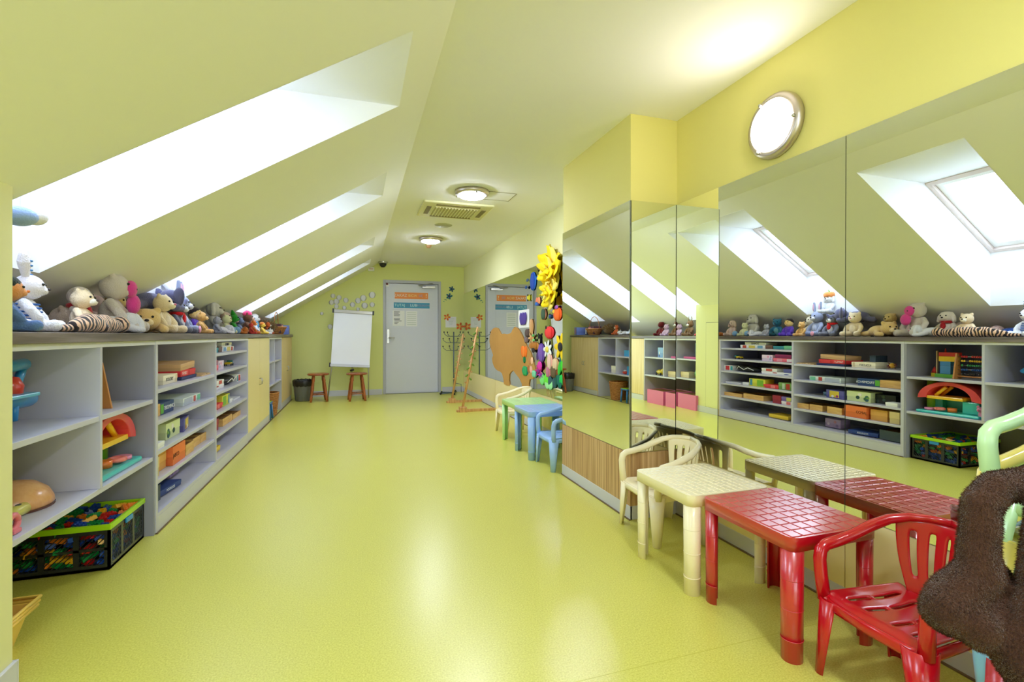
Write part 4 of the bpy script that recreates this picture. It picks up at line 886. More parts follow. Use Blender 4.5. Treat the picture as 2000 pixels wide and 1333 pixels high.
leaning_pole('leaning wooden pole with small pegs on a cross foot, nearer the coat stand', (1.45,7.66,0), (1.64,7.70,1.10), False)
leaning_pole('leaning wooden pole wrapped in green paper leaves on a cross foot', (1.42,6.70,0), (1.66,6.80,1.20), True)

# ================================================================== PAPER DECORATIONS
def papm(c): return mat('paper_%d_%d_%d' % c, c, .85)
def disc_on_end(name, label, cat, u, v, r, c, group=None, petals=0, c2=None, Y=YE):
    p = on_y(Y, u, v); t = thing(name, label, cat, (p.x, Y, p.z), 0, group)
    if petals:
        for k in range(petals): a = 2*PI*k/petals; MB().ell((r*.62*math.cos(a),-.006,r*.62*math.sin(a)),(r*.42,.003,r*.27),10,6,Matrix.Rotation(-a,3,'Y')).obj('petal', papm(c), t)
        MB().ell((0,-.011,0),(r*.36,.004,r*.36),12,6).obj('flower_centre', papm(c2 or c), t)
    else: MB().ell((0,-.004,0),(r,.003,r),12,6).obj('disc', papm(c), t)
    return t
dots = [(292,105,.04),(360,125,.045),(275,180,.045),(330,170,.05),(330,225,.04),(437,155,.045),(420,240,.035),(513,205,.045),(575,160,.05),(635,130,.055),(650,215,.055),(735,95,.06),(735,205,.045),(260,455,.045),(165,305,.03),(575,255,.03)]
for (X_, Y_, r) in dots:
    o = MB().ell((0,0,0),(r,.002,r),6,6).obj('wall_sticker', papm((226,226,236)), None, loc=None); p = on_y(YE, 600+X_/5.79, 560+Y_/5.79); o.location = (p.x, YE-.0025, p.z); tag(o, 'small pale round paper sticker on the end wall above the flipchart', 'sticker', 'pale round stickers scattered on the end wall')
disc_on_end('paper_flower','dark blue paper flower highest on the end wall right of the door','paper flower',882,565,.055,(50,96,130),petals=5,c2=(40,70,110))
disc_on_end('paper_flower','dark blue paper flower below another, right of the door','paper flower',877,579,.06,(46,110,140),petals=5,c2=(60,60,110))
t = thing('paper_leaves','string of small teal paper leaves right of the door','paper leaves',tuple(on_y(YE,870,585)))
for i in range(9): MB().ell((-.03+.02*i,-.004,-.04+.014*i+.02*(i%2)),(.014,.002,.007),8,5,Matrix.Rotation(.6*(-1)**i,3,'Y')).obj('leaf', papm((70,150,140)), t)
a, b = on_y(YE,870,619), on_y(YE,891,640); t = thing('paper_sheet','white sheet pinned to the end wall between two orange flowers','paper',((a.x+b.x)/2,YE-.002,(a.z+b.z)/2)); MB().cbox((0,0,0),(b.x-a.x,.002,a.z-b.z)).obj('sheet', PAPER, t); mb = MB()
for i in range(5): mb.cbox((0,-.0015,(a.z-b.z)*(.3-.13*i)),((b.x-a.x)*(.6-.08*i),.001,.006))
mb.obj('text_lines', mat('faint_ink',(0,0,0)), t)
disc_on_end('paper_flower','orange paper flower at the top left corner of the pinned sheet','paper flower',873,620,.065,(226,110,50),petals=5,c2=(250,190,90),Y=YE-.004)
disc_on_end('paper_flower','orange paper flower at the bottom right of the pinned sheet','paper flower',898,638,.075,(226,110,60),petals=5,c2=(250,180,90),Y=YE-.004)

XMF = XF-.0085      # front of the far mirror
def pm(u, v): return on_x(XMF, u, v)
# camel cut-out
cp = [(560,530),(580,510),(605,500),(630,510),(650,545),(665,575),(690,568),(720,575),(750,570),(775,555),(788,525),(803,505),(822,498),(840,505),(862,530),(890,580),(915,640),(945,700),(985,770),(1010,860),(1035,940),(1045,1000),(1038,1040),(1005,1060),(975,1065),(968,1110),(970,1165),(935,1170),(895,1160),(890,1110),(862,1050),(825,1005),(795,965),(770,985),(755,1010),(752,1070),(760,1132),(725,1130),(697,1115),(690,1060),(675,1000),(655,980),(620,965),(590,930),(572,880),(566,840),(578,800),(565,760),(548,710),(538,650),(542,590)]
cam_pts = [pm(860+x/5.555, 550+y/5.555) for x, y in cp]; cy = sum(p.y for p in cam_pts)/len(cam_pts)
t = thing('camel_cutout', 'large brown camel cut-out with two humps stuck on the far mirror', 'wall decoration', (XMF, cy, 0))
mb = MB(); mb.prism(cam_pts, lambda p: (-.0005,p.y-cy,p.z), lambda p: (-.008,p.y-cy,p.z)); recalc(mb.obj('camel_body', zebra('camel_board',(196,146,76),(188,138,68),(204,154,84),(2,1,1),.6), t))
# helper: decoration stuck on the mirror; su, sv = half size in metres along the room and up
def deco(name, label, cat, u, v, su, sv, c, kind='disc', c2=None, off=0.0, parts_=()):
    p = pm(u, v); t = thing(name, label, cat, (XMF-off, p.y, p.z)); su *= 1.65; sv *= 1.28
    if kind == 'disc':
        MB().ell((-.006,0,0),(.005,su,sv),14,8).obj('paper_shape', papm(c), t)
        for k in range(1,4): MB().ell((-.012,su*(-.6+.3*k),0),(.012,su*.28,sv*.92),10,7).obj('paper_fold', papm(c2 or c), t)
    elif kind == 'flower':
        for k in range(7): a = 2*PI*k/7; MB().ell((-.010,su*.6*math.cos(a),sv*.6*math.sin(a)),(.005,su*.42,sv*.26),10,6,Matrix.Rotation(a,3,'X')).obj('petal', papm(c), t)
        MB().ell((-.018,0,0),(.008,su*.36,sv*.36),12,7).obj('flower_centre', papm(c2 or c), t)
    elif kind == 'tulip':
        for k in (-1,0,1): MB().ell((-.010-.006*(k==0),su*.5*k,0),(.008,su*.45,sv),10,7,Matrix.Rotation(-.25*k,3,'X')).obj('petal', papm(c if k else (c2 or c)), t)
    elif kind == 'leaf':
        for k in (-1,1): MB().ell((-.008,su*.4*k,0),(.005,su*.5,sv),10,6,Matrix.Rotation(.5*k,3,'X')).obj('leaf', papm(c if k < 0 else (c2 or c)), t)
    for (nm, dy, dz, ry_, rz_, cc) in parts_: MB().ell((-.02,dy,dz),(.006,ry_,rz_),10,6).obj(nm, papm(cc), t)
    return t
# big yellow sun of crumpled petals
def bigflower(label, u, v, R, n, seed, c=(255,226,20)):
    p = pm(u, v); t = thing('paper_sunflower', label, 'paper flower', (XMF-.003, p.y, p.z)); q = random.Random(seed)
    for ring, (k, rr_) in enumerate(((n,R),(n-2,R*.62),(4,R*.3))):
        for i in range(k):
            a = 2*PI*i/k+ring*.4; L_ = rr_; nn = 7; mb = MB(); V = []
            for a_ in range(nn):
                for b_ in range(5):
                    f = a_/(nn-1); g = b_/4*2-1; wdt = L_*.42*math.sin(PI*min(1,f*.8+.15))**.6
                    r_ = L_*(.12+.88*f); x = -.008-.03*ring-.05*f*f*(.5+.8*((i+ring)%2))*R/.25+.025*math.cos(g*2)*-1*R/.25
                    yy = r_*math.cos(a)-wdt*g*math.sin(a); zz = r_*math.sin(a)+wdt*g*math.cos(a)+.01*math.sin(g*3+i); V.append((min(-.004,x+q.uniform(-.004,.004)),yy,zz))
            mb.add(V, [(a_*5+b_,a_*5+b_+1,(a_+1)*5+b_+1,(a_+1)*5+b_) for a_ in range(nn-1) for b_ in range(4)], True); mb.obj('petal', papm(c if (i+ring)%3 else (252,232,110)), t, solid=.002)
    return t
bigflower('big yellow paper sun flower, upper of two at the top of the mirror', 1081, 528, .26, 9, 1)
bigflower('big yellow paper sun flower, lower of two near the top of the mirror', 1079, 570, .19, 8, 2)
deco('paper_bird','blue paper bird near the top of the far mirror','paper bird',1042,550,.065,.085,(30,110,214),c2=(36,80,190),parts_=(('wing',-.19,.02,.05,.03,(30,120,220)),('tail',.2,-.05,.04,.02,(24,80,160)),('beak',.15,.03,.05,.02,(60,90,130))))
deco('paper_bee','tiny yellow and black paper bee on the far mirror below the blue bird','paper insect',1034,582,.03,.03,(230,220,50),parts_=(('stripe',0,.03,.025,.012,(30,30,30)),('stripe',0,-.03,.022,.012,(40,36,34))))
deco('paper_butterfly','orange and blue paper butterfly on the far mirror','paper insect',1052,588,.05,.035,(240,150,100),kind='leaf',c2=(240,130,90),parts_=(('wing',.02,-.035,.045,.022,(40,110,200)),('wing',-.03,-.045,.03,.018,(60,70,150))))
deco('paper_ball','brown and green folded paper ball on the far mirror','paper ball',1063,614,.055,.05,(170,110,80),c2=(60,90,70))
deco('paper_pumpkin','orange paper pumpkin with purple bow near the column','paper pumpkin',1090,614,.07,.055,(236,90,24),c2=(244,110,30),parts_=(('bow',0,.07,.05,.02,(170,90,190)),('leaf',.07,.03,.03,.02,(240,200,60))))
deco('paper_dot','small dark blue paper dot on the far mirror','paper dot',1076,619,.02,.018,(50,80,130))
deco('paper_ladybird','red paper ladybird with dark head in the middle of the far mirror','paper insect',1074,650,.085,.052,(232,40,50),c2=(240,60,60),parts_=(('head',.06,.055,.02,.02,(40,20,30)),))
deco('paper_bunny','tan paper bunny ear shape above the hat','paper animal',1039,638,.045,.07,(214,160,104),c2=(222,172,120))
deco('paper_ball','dark brown paper round, upper one left of the bunny ear','paper ball',1031,651,.06,.04,(96,76,74))
deco('paper_ball','grey brown paper round below the dark brown one','paper ball',1029,664,.05,.03,(130,110,116))
deco('paper_rose','pale orange paper rose with green leaf','paper flower',1040,661,.07,.042,(240,190,130),c2=(220,150,90),kind='flower',parts_=(('leaf',-.08,.03,.04,.016,(80,180,90)),('leaf',-.09,-.02,.04,.016,(110,200,120))))
deco('paper_mushroom','brown paper mushroom hat above a black round','paper mushroom',1044,676,.11,.036,(196,130,50),c2=(184,116,40),parts_=(('black_round',-.01,-.05,.06,.03,(44,30,36)),))
deco('paper_penguin','small black and cream paper penguin','paper animal',1055,663,.022,.045,(36,30,34),parts_=(('head',0,.055,.015,.015,(30,26,30)),('wing',-.02,-.02,.012,.03,(240,230,170))))
deco('paper_owl','tall purple paper owl over a magenta square','paper animal',1058,690,.07,.085,(110,74,170),c2=(124,88,186),parts_=(('wing',.08,-.04,.035,.05,(80,50,120)),('magenta_belly',.01,-.14,.075,.05,(232,50,180))))
deco('paper_tulip','orange paper tulip at the left of the cluster','paper flower',1025,687,.07,.055,(250,120,24),c2=(255,140,50),kind='tulip')
deco('paper_leaf','dark green paper stem below the orange tulip','paper leaf',1026,703,.03,.035,(20,130,80))
deco('paper_frog','teal and green paper ball under the green stem','paper ball',1027,725,.085,.05,(20,120,120),c2=(40,170,100))
deco('paper_daisy','white paper daisy with yellow centre','paper flower',1071,683,.075,.07,(244,246,248),c2=(240,220,90),kind='flower')
deco('paper_sunflower','yellow paper sunflower with black centre at the column edge','paper flower',1097,678,.10,.10,(252,212,10),c2=(30,28,36),kind='flower')
deco('paper_cone','peach paper cone, upper one left of the magenta square','paper shape',1038,705,.06,.035,(246,196,160),c2=(200,140,90),kind='leaf')
deco('paper_cone','peach paper cone, lower one left of the magenta square','paper shape',1036,722,.06,.035,(240,184,170),c2=(176,110,60),kind='leaf')
deco('paper_rose','magenta paper rose under the owl','paper flower',1054,725,.07,.045,(206,24,130),c2=(150,40,150),kind='flower')
deco('paper_rose','small violet paper flower below the magenta rose','paper flower',1057,733,.05,.03,(150,50,180),c2=(170,60,200),kind='flower')
deco('paper_ball','teal paper ball right of the teal and green one','paper ball',1045,731,.06,.035,(20,120,140),c2=(130,220,180))
deco('paper_shape','pale pink paper fold beside the daisy stem','paper shape',1075,707,.05,.07,(244,180,160),c2=(240,200,190))
deco('paper_shape','rose pink paper fold below the pale pink one','paper shape',1072,727,.045,.05,(236,140,150),c2=(200,120,150))
deco('paper_ball','brown and cream paper ball over the red brown one','paper ball',1086,712,.06,.05,(206,160,110),c2=(230,200,160))
deco('paper_ball','red brown paper ball above the dark green leaves','paper ball',1083,727,.075,.05,(160,60,30),c2=(110,90,60))
deco('paper_leaf','bright green paper leaf high at the column edge','paper leaf',1098,718,.055,.075,(70,220,40),c2=(50,190,60),kind='leaf')
deco('paper_leaf','teal paper leaf above the bright green one','paper leaf',1099,702,.04,.04,(20,120,110),kind='leaf')
deco('paper_leaf','large lime paper leaf under the owl','paper leaf',1064,741,.10,.055,(110,230,60),c2=(130,230,130),kind='leaf')
deco('paper_leaf','pale green paper leaf at the bottom of the cluster','paper leaf',1073,752,.09,.035,(170,240,170),kind='leaf')
deco('paper_leaf','dark slate paper leaf at the bottom of the cluster','paper leaf',1080,747,.09,.045,(50,90,96),kind='leaf')
deco('paper_leaf','dark teal paper leaf at the bottom near the column','paper leaf',1090,745,.07,.06,(10,110,90),c2=(20,90,80),kind='leaf')
deco('paper_leaf','bright green paper leaf at the bottom near the column','paper leaf',1098,744,.045,.05,(20,200,80),kind='leaf')
p0 = pm(1013,607); p1 = pm(1034,640); t = thing('paper_sheet','white sheet with a purple paper tulip stuck on the far mirror','paper',(XMF,(p0.y+p1.y)/2,(p0.z+p1.z)/2)); MB().cbox((-.002,0,0),(.002,abs(p0.y-p1.y),p0.z-p1.z)).obj('sheet', PAPER, t)
for k in (-1,0,1): MB().ell((-.012,.07*k,0),(.008,.06,.08),10,7,Matrix.Rotation(-.3*k,3,'X')).obj('petal', papm((84,60,160)), t)

# ================================================================== PLUSH TOYS on the countertop
EYE = mat('toy_eye',(20,18,22),.15)
def plush(name, label, x, y, s, rz=0, c=(220,200,170), ears='round', pose='sit', z=None, belly=None, earc=None, nose=(40,30,30), snout=None, extra=None, tilt=(0,0), wide=1.0, cat='plush', hair=None, shirt=None, arm=1.0, legs=None):
    """plush animal about s tall when sitting, facing +X before rz"""
    z = ZTOP+.001 if z is None else z
    t = thing(name, label, cat, (x,y,z), 0); t.rotation_euler = Euler((tilt[0], tilt[1], rz)); m = fluff('plush_%d_%d_%d' % c, c)
    mb = MB()
    if pose == 'sit':
        mb.ell((0,0,.27*s),(.17*s,.19*s*wide,.25*s),12,9); mb.chain([(.02*s,.14*s,.1*s),(.24*s,.21*s,.085*s),(.34*s,.24*s,.1*s)],[.1*s,.085*s,.1*s],.5); mb.chain([(.02*s,-.14*s,.1*s),(.24*s,-.21*s,.085*s),(.34*s,-.24*s,.1*s)],[.1*s,.085*s,.1*s],.5)
        for k in (-1,1): mb.chain([(.0,k*.15*s,.44*s),(.08*s,k*.26*s*arm,.34*s),(.16*s,k*.25*s*arm,.22*s)],[.075*s,.07*s,.075*s],.5)
        hc = Vector((.03*s,0,.68*s)); HR = None
    else:            # lying on the belly, head forward and low
        mb.ell((-.22*s,0,.17*s),(.34*s,.2*s*wide,.17*s),14,9)
        for k in (-1,1): mb.chain([(-.05*s,k*.17*s,.12*s),(.12*s,k*.27*s,.07*s),(.24*s,k*.24*s,.07*s)],[.085*s,.075*s,.075*s],.5); mb.chain([(-.45*s,k*.12*s,.1*s),(-.62*s,k*.18*s,.08*s)],[.09*s,.085*s],.5)
        hc = Vector((.2*s,0,.24*s))
    body = mb.obj('body', m if shirt is None else fluff('cloth_%d_%d_%d' % shirt, shirt, 60), t, remesh=.026*s, disp=.006*s)
    if belly:
        if pose == 'sit': MB().ell((.09*s,0,.27*s),(.10*s,.125*s,.17*s),12,8).obj('belly', fluff('plush_%d_%d_%d' % belly, belly), t)
    hd = MB(); r = .2*s; hd.ell(hc,(r*.95,r*1.08,r*.98),14,10)
    if ears == 'round':
        for k in (-1,1): hd.ell(hc+Vector((-.01*s,k*.155*s,.155*s)),(.04*s,.07*s,.07*s),10,7)
    if ears == 'floppy':
        for k in (-1,1): hd.chain([hc+Vector((0,k*.15*s,.13*s)),hc+Vector((.02*s,k*.23*s,.0)),hc+Vector((.03*s,k*.24*s,-.13*s))],[.05*s,.06*s,.065*s],.4)
    hd.ell(hc+Vector((.155*s,0,-.05*s)),(.075*s,.085*s,.065*s),12,8)
    h = hd.obj('head', m, t, remesh=.022*s, disp=.005*s)
    em = fluff('plush_%d_%d_%d' % earc, earc) if earc else m
    if ears == 'long':
        for k in (-1,1):
            MB().chain([hc+Vector((0,k*.09*s,.15*s)),hc+Vector((-.02*s,k*.13*s,.33*s)),hc+Vector((-.02*s,k*.15*s,.5*s))],[.04*s,.055*s,.04*s],.4).obj('ear', m, t, remesh=.02*s)
            MB().ell(hc+Vector((.03*s,k*.132*s,.34*s)),(.02*s,.03*s,.13*s),10,7).obj('ear_lining', em, t)
    if ears == 'big':
        for k in (-1,1):
            MB().ell(hc+Vector((-.03*s,k*.25*s,.03*s)),(.04*s,.15*s,.2*s),14,9,Matrix.Rotation(-k*.25,3,'X')).obj('ear', m, t, disp=.008*s)
            MB().ell(hc+Vector((.0,k*.25*s,.03*s)),(.03*s,.11*s,.15*s),12,8,Matrix.Rotation(-k*.25,3,'X')).obj('ear_lining', em, t)
    if snout: MB().ell(hc+Vector((.17*s,0,-.055*s)),(.085*s,.1*s,.075*s),12,8).obj('snout', fluff('plush_%d_%d_%d' % snout, snout), t)
    if nose: MB().ell(hc+Vector(((.25 if snout else .228)*s,0,-.02*s)),(.022*s,.035*s,.024*s),10,7).obj('nose', mat('nose_%d_%d_%d'%nose, nose, .4), t)
    for k in (-1,1): MB().ell(hc+Vector((.168*s,k*.085*s,.045*s)),.022*s,9,6).obj('eye', EYE, t)
    if hair: MB().ell(hc+Vector((-.03*s,0,.06*s)),(.19*s,.225*s,.17*s),12,8).obj('hair', fluff('hair_%d_%d_%d' % hair, hair, 140), t, disp=.03*s)
    if extra: extra(t, s, hc)
    return t
def scarf(c):
    def f(t, s, hc): MB().tube([hc+Vector((.13*s*math.cos(a*PI/6)-.02*s,.15*s*math.sin(a*PI/6),-.17*s)) for a in range(13)],.05*s,8).obj('scarf', fluff('cloth_%d_%d_%d' % c, c, 60), t); MB().ell(hc+Vector((.14*s,.03*s,-.3*s)),(.04*s,.09*s,.12*s)).obj('scarf_end', fluff('cloth_%d_%d_%d' % c, c, 60), t)
    return f
def bands(c, n=5, r=.2, z0=.14, z1=.42, x=0):
    def f(t, s, hc):
        for i in range(n):
            z = (z0+(z1-z0)*i/(n-1))*s; k = math.sqrt(max(.05,1-((z/s-.27)/.27)**2)); MB().tube([(x*s+.178*s*k*math.cos(a*PI/8),.2*s*k*math.sin(a*PI/8),z) for a in range(17)],.014*s,6).obj('stripe', rgbmat(c, .9), t)
    return f
def two(*fs):
    def f(t, s, hc):
        for q in fs: q(t, s, hc)
    return f
def heart(t, s, hc):
    m = fluff('heart_pink',(226,72,160)); MB().ell((.24*s,.10*s,.44*s),(.09*s,.14*s,.15*s),14,9).obj('heart_pillow', m, t, disp=.01*s); MB().ell((.22*s,.02*s,.66*s),(.08*s,.13*s,.13*s),14,9).obj('heart_pillow', m, t, disp=.01*s)
# nearest the pier
plush('plush_doll','doll with dark green-black hair and orange face right next to the pier',-1.12,2.06,.21,rz=.5,c=(224,150,90),ears='none',hair=(34,44,44),shirt=(90,120,180),nose=(230,130,60),legs=None)
plush('plush_rabbit','white rabbit plush with blue striped shirt and one striped ear standing near the pier',-1.19,2.30,.25,rz=.35,c=(238,232,242),ears='none',shirt=(240,240,248),extra=two(bands((60,110,190),6), lambda t,s,hc: (MB().chain([hc+Vector((-.02*s,-.1*s,.15*s)),hc+Vector((-.03*s,-.2*s,.36*s)),hc+Vector((-.03*s,-.22*s,.46*s))],[.05*s,.08*s,.06*s],.4).obj('ear', fluff('plush_238_232_242',(0,0,0)), t, remesh=.02*s), [MB().tube([hc+Vector((-.02*s+.045*s*math.cos(a*PI/6),.10*s+.05*s*math.sin(a*PI/6),(.2+.07*k)*s)) for a in range(13)],.014*s,6).obj('ear_stripe', rgbmat((50,120,180)), t) for k in range(4)], MB().chain([hc+Vector((-.02*s,.1*s,.13*s)),hc+Vector((-.02*s,.1*s,.46*s))],[.04*s,.04*s],.4).obj('ear', fluff('plush_238_232_242',(0,0,0)), t, remesh=.02*s))))
plush('plush_cow','small white plush with dark eye patch leaning against the rabbit by the pier',-1.20,2.15,.24,rz=.4,c=(240,236,238),ears='floppy',snout=(226,180,170),extra=lambda t,s,hc: MB().ell(hc+Vector((.15*s,-.08*s,.06*s)),(.04*s,.06*s,.05*s)).obj('eye_patch', rgbmat((50,60,70)), t))
blob_toy('plush_doll','small plush doll with blue shirt and red cap lying behind the striped rabbit','plush',(-1.42,2.52,ZTOP),.3,[('body',(0,0,.04),(.06,.08,.04),fluff('doll_blue',(40,90,190))),('head',(.02,.1,.05),(.05,.05,.05),fluff('doll_skin',(236,200,200))),('cap',(-.02,.14,.05),(.05,.06,.05),fluff('doll_red',(190,30,44))),('arm',(.07,.02,.03),(.04,.02,.02),fluff('doll_skin',(0,0,0)))])
# tiger striped cloth toy
t = thing('plush_tiger','tiger striped floppy plush lying along the counter edge','plush',(-1.10,2.62,ZTOP+.001),.05); TG = mat('tiger_stripes',(216,166,130),.95,sheen=.3); nt = TG.node_tree; wv = nt.nodes.new('ShaderNodeTexWave'); wv.inputs['Scale'].default_value = 14; wv.inputs['Distortion'].default_value = 9; wv.inputs['Detail'].default_value = 2; wv.bands_direction = 'Y'; rp = nt.nodes.new('ShaderNodeValToRGB'); rp.color_ramp.elements[0].position = .45; rp.color_ramp.elements[0].color = (*lin((44,32,34)),1); rp.color_ramp.elements[1].position = .55; rp.color_ramp.elements[1].color = (*lin((226,184,152)),1); tcn = nt.nodes.new('ShaderNodeTexCoord'); nt.links.new(tcn.outputs['Object'], wv.inputs[0]); nt.links.new(wv.outputs[0], rp.inputs[0]); nt.links.new(rp.outputs[0], nt.nodes['Principled BSDF'].inputs['Base Color'])
mb = MB(); mb.chain([(0,-.22,.025),(0,-.1,.04),(-.01,.08,.04),(0,.2,.03)],[.025,.042,.045,.03],.4); mb.chain([(0,-.05,.03),(.03,-.02,.02)],[.03,.02]); mb.obj('body', TG, t, remesh=.007, disp=.006); MB().ell((.0,.24,.04),(.04,.05,.04)).obj('head', TG, t); MB().chain([(0,-.22,.02),(-.02,-.3,.016)],[.016,.012],.4).obj('tail', TG, t)
plush('teddy_bear','cream teddy bear sitting behind the tiger striped plush',-1.20,2.70,.225,rz=.05,c=(248,226,192),snout=(246,238,226),nose=(70,50,50),shirt=(248,226,192))
plush('plush_bear','taupe plush bear slumped at the wall behind the cream teddy',-1.40,2.86,.29,rz=.3,c=(196,178,168),pose='lie',wide=1.2)
plush('plush_rabbit','white and pale blue plush lying face down beside the tiger striped plush',-1.16,3.00,.25,rz=1.2,c=(226,226,238),ears='floppy',pose='lie',nose=(230,140,150))
plush('teddy_bear','big pale grey teddy bear holding a pink heart pillow',-1.24,3.10,.36,rz=.25,c=(214,204,200),extra=heart,arm=1.15,snout=(228,220,216))
plush('plush_dog','white plush dog with red collar beside the big grey teddy',-1.30,2.90,.26,rz=.1,c=(236,226,222),ears='floppy',extra=scarf((190,40,50)))
plush('teddy_bear','small yellow tan teddy bear behind the pink heart',-1.36,3.42,.27,rz=.1,c=(216,190,126))
plush('teddy_bear','tan teddy bear sleeping flat on its belly at the counter edge',-1.18,3.36,.33,rz=-1.2,c=(226,192,132),pose='lie',snout=(238,214,170),wide=1.1)
plush('teddy_bear','beige teddy bear with pink nose sitting right of the sleeping bear',-1.20,3.66,.285,rz=-.1,c=(234,214,180),nose=(226,120,150),snout=(240,226,200),belly=(236,220,196))
plush('plush_turtle','dark olive plush lying at the wall behind the beige teddy',-1.50,3.62,.22,rz=0,c=(92,88,60),pose='lie',ears='none')
plush('plush_mouse','grey plush mouse with a red scarf beside the beige teddy',-1.19,3.90,.27,rz=.0,c=(110,112,130),ears='round',snout=(226,226,232),belly=(214,210,220),extra=scarf((214,20,30)))
plush('plush_elephant','slate blue plush elephant with big ears slumped in the second skylight',-1.24,3.76,.34,rz=1.0,c=(100,100,138),ears='big',pose='lie',earc=(120,116,150),z=ZTOP+.15,extra=lambda t,s,hc: MB().chain([hc+Vector((.17*s,0,-.03*s)),hc+Vector((.3*s,0,-.1*s)),hc+Vector((.36*s,0,0))],[.07*s,.05*s,.04*s],.4).obj('trunk', fluff('plush_100_100_138',(0,0,0)), t, remesh=.02*s))
plush('plush_donkey','pale blue grey plush with pink lined ears and pink soles under the pumpkin hat toy',-1.24,4.12,.32,rz=.15,c=(150,158,188),ears='long',earc=(228,176,206),snout=(206,206,222),belly=(190,196,220),tilt=(0,0),extra=lambda t,s,hc: [MB().ell((.43*s,k*.25*s,.1*s),(.03*s,.08*s,.08*s)).obj('pink_sole', fluff('sole_pink',(232,160,184)), t) for k in (-1,1)])
# pumpkin-hat doll perched on the skylight ledge line
PK_ = plush('plush_doll','white doll plush with an orange pumpkin hat perched on top of the blue grey toys',-1.30,4.02,.24,rz=.1,c=(240,240,246),ears='floppy',shirt=(232,234,242),z=ZTOP+.26,extra=lambda t,s,hc: [MB().ell(hc+Vector((-.01*s+.11*s*math.cos(a),.13*s*math.sin(a),.16*s)),(.14*s,.14*s,.14*s),12,8).obj('pumpkin_lobe', fluff('pumpkin_orange',(240,150,80)), t) for a in (0,1.05,2.1,3.14,4.2,5.2)]+[MB().cyl(hc+Vector((0,0,.28*s)),hc+Vector((.02*s,.05*s,.40*s)),.03*s,.02*s,8).obj('stalk', rgbmat((130,190,90)), t)])
plush('teddy_bear','small golden brown teddy bear in front of the blue grey plush',-1.13,4.22,.19,rz=.1,c=(206,158,92),snout=(224,186,130))
plush('plush_doll','round faced yellow doll with dark hair and violet dress',-1.25,4.50,.24,rz=.0,c=(246,212,140),ears='none',hair=(50,40,50),shirt=(96,60,186),nose=(226,160,80),wide=1.25)
plush('plush_fish','teal and blue plush at the wall between the yellow doll and the grey rabbit',-1.32,4.74,.25,rz=-.3,c=(50,120,160),ears='round',pose='sit',belly=(120,180,190))
plush('plush_cat','small grey plush cat in front of the teal plush',-1.15,4.74,.17,rz=.1,c=(168,168,184),ears='round',pose='sit')
plush('plush_mouse','white and lilac plush lying flat at the counter edge',-1.12,4.90,.19,rz=.9,c=(222,220,236),pose='lie',ears='floppy',nose=(220,150,170))
plush('plush_dog','big grey plush dog with long drooping ears',-1.26,5.06,.33,rz=.05,c=(196,192,188),ears='floppy',wide=1.35,arm=1.2,snout=(206,202,198))
plush('plush_caterpillar','cream and green knitted plush in front of the big grey dog',-1.16,5.10,.20,rz=0,c=(212,212,176),ears='round',wide=1.2,nose=(60,60,50))
for k, yy in enumerate((4.99,5.2)): blob_toy('knitted_ball','blue knitted ball at the feet of the big grey dog, '+('nearer the camera' if k == 0 else 'farther from the camera'),'ball',(-1.09,yy,ZTOP),0,[('ball',(0,0,.036),(.036,.036,.036),fluff('ball_blue',(120,160,206)))])
plush('plush_rabbit','rose taupe plush rabbit sitting near the far end of the board game shelves',-1.24,5.40,.25,rz=0,c=(206,180,172),ears='floppy')
plush('plush_fox','small orange brown plush lying by the rose taupe rabbit',-1.13,5.58,.17,rz=.4,c=(196,112,50),pose='lie')
plush('plush_frog','bright green plush frog with pointed cap',-1.28,5.92,.25,rz=.1,c=(40,160,50),ears='none',extra=lambda t,s,hc: MB().cyl(hc+Vector((0,0,.1*s)),hc+Vector((-.05*s,-.12*s,.36*s)),.15*s,.02*s,14).obj('pointed_cap', fluff('plush_40_160_50',(0,0,0)), t))
plush('plush_tiger','small orange plush tiger at the counter edge beyond the frog',-1.12,6.10,.18,rz=.2,c=(226,120,60),snout=(240,220,190))
plush('plush_monkey','brown plush monkey wearing a pink knitted hat',-1.24,6.42,.29,rz=.1,c=(112,72,54),snout=(216,176,150),extra=lambda t,s,hc: (MB().ell(hc+Vector((-.02*s,0,.14*s)),(.18*s,.2*s,.14*s)).obj('hat', fluff('hat_pink',(230,60,120)), t), MB().ell(hc+Vector((-.02*s,0,.3*s)),.06*s).obj('pompom', fluff('hat_white',(240,230,240)), t)))
plush('plush_lion','small yellow plush lion with orange mane',-1.12,6.66,.17,rz=0,c=(236,200,80),ears='none',hair=(206,120,40))
plush('plush_snowman','white plush snowman with a pale blue scarf',-1.25,6.86,.30,rz=0,c=(240,242,250),ears='none',nose=(236,130,50),extra=scarf((90,170,220)))
plush('plush_panda','black and white plush lying next to the snowman',-1.13,7.06,.19,rz=.3,c=(232,228,228),pose='lie',earc=(40,36,40),extra=lambda t,s,hc: MB().ell(hc+Vector((-.0,0,.09*s)),(.16*s,.19*s,.13*s)).obj('dark_patch', rgbmat((50,34,34)), t))
plush('plush_fox','orange and white plush fox before the round basket',-1.16,7.28,.19,rz=0,c=(220,110,60),snout=(240,236,232))
t = thing('plush_hedgehog','brown spiky hedgehog shaped plush beside the handled basket','plush',(-1.24,7.62,ZTOP+.002)); MB().ell((0,0,.09),(.13,.15,.09),14,9).obj('body', fluff('hedgehog_brown',(120,92,62)), t); mb = MB()
for i in range(260):
    a = Vector((rnd.gauss(0,1),rnd.gauss(0,1),abs(rnd.gauss(0,1)))).normalized(); p = Vector((a.x*.125,a.y*.145,.09+a.z*.085)); mb.cyl(p, p+a*.04, .006, .001, 4, cap=False)
o = mb.obj('spines', mat('spine_brown',(150,122,88),.8), t); o['kind'] = 'stuff'
basket('handled_basket','oval wicker basket with a thin hoop handle at the far end of the counter',(-1.17,8.12,ZTOP),.13,.20,.11,handle=True,flat=.7)
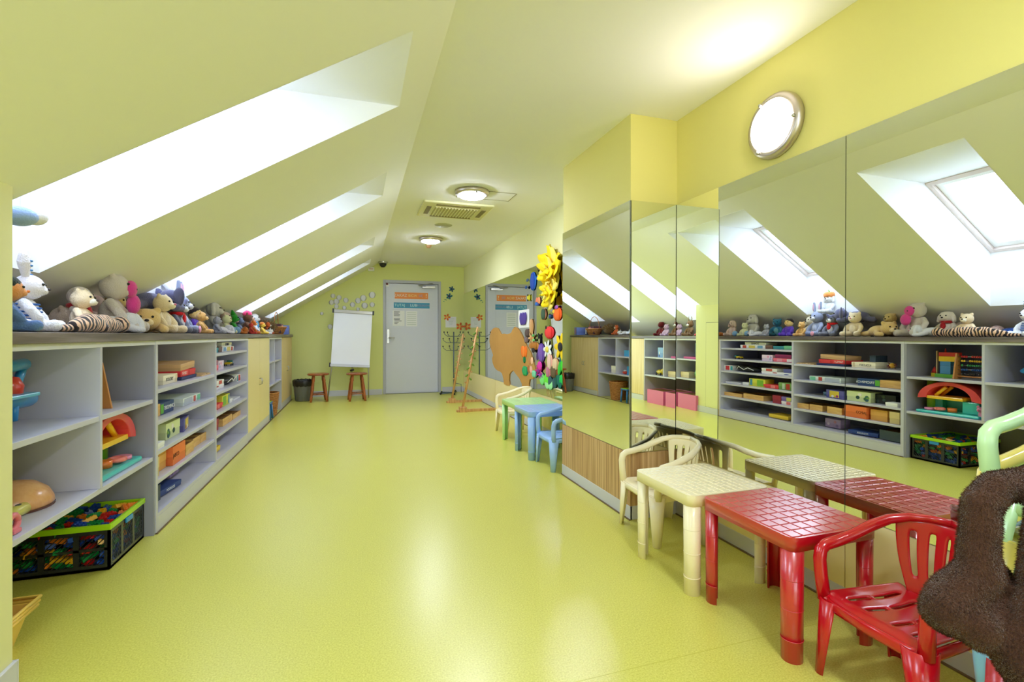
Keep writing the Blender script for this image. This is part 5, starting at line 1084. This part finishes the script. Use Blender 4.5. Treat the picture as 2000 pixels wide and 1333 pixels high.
carton('cloth_bundle','dark plum and rose folded cloth in the handled basket','cloth',8.10,ZTOP+.02,(.16,.22,.14),(92,60,84),x=-1.09,band=[(.5,.95,(206,130,130))])
carton('game_box','white and black upright box behind the handled basket at the far wall end','box',8.52,ZTOP,(.2,.07,.14),(60,60,70),band=[(.2,.8,(220,222,230))],x=-1.2)
carton('game_box','blue and violet upright box last on the counter at the far end','box',8.70,ZTOP,(.3,.10,.15),(110,130,200),band=[(.1,.9,(150,120,180))],x=-1.06)
plush('plush_cat','pinkish white small plush wedged between the big grey teddy and the sleeping bear',-1.38,3.24,.24,rz=.2,c=(232,206,204),ears='round')
plush('plush_bear','light brown plush behind the yellow doll',-1.42,4.36,.25,rz=.1,c=(186,150,116))
plush('plush_dog','cream plush dog behind the small golden brown teddy',-1.34,4.28,.27,rz=.3,c=(238,228,208),ears='floppy')
plush('plush_cow','white plush with brown patches behind the orange tiger',-1.34,6.16,.24,rz=.1,c=(236,230,224),ears='floppy',snout=(226,190,180))
plush('plush_mouse','blue grey plush mouse behind the brown monkey',-1.36,6.58,.24,rz=.1,c=(120,132,160))
plush('plush_rabbit','white plush rabbit with pink lined ears between the snowman and the monkey',-1.36,6.98,.22,rz=.1,c=(244,240,244),ears='long',earc=(240,180,200))
plush('plush_cat','red and white small plush in front of the frog',-1.10,5.88,.14,rz=.3,c=(214,70,70),snout=(240,236,232))
# toys beyond the pier (column mirror only)
plush('plush_pig','lilac plush pig on the counter beyond the pier',-1.22,-1.72,.22,c=(214,180,220),earc=(226,110,160),nose=(226,130,170))
plush('plush_bear','dark red plush on the counter beyond the pier',-1.34,-2.02,.28,c=(120,30,44))
plush('plush_deer','brown and white plush with antlers on the counter beyond the pier',-1.26,-1.50,.28,c=(130,96,66),snout=(240,236,232),extra=lambda t,s,hc: [MB().tube([hc+Vector((0,k*.08*s,.15*s)),hc+Vector((0,k*.16*s,.3*s)),hc+Vector((0,k*.12*s,.42*s))],.02*s,6).obj('antler', rgbmat((150,120,80)), t) for k in (-1,1)])
plush('plush_doll','pink and white plush on the counter against the pier side',-1.18,-1.14,.20,c=(236,190,200),shirt=(226,90,110))
# toy hanging on a string in the first skylight
pz = P(36,422,1.62); t = thing('hanging_toy','small white and pale blue plush hanging by a string in the first skylight','plush',tuple(pz))
MB().ell((0,0,0),(.05,.05,.033)).obj('body', fluff('hang_blue',(150,176,226)), t); MB().ell((.02,.045,.01),(.035,.04,.03)).obj('head', fluff('hang_white',(232,230,240)), t); MB().cyl((0,.01,.02),(-.02,.03,zs(pz.x)+.6-pz.z),.001,n=5).obj('string', PAPER, t)
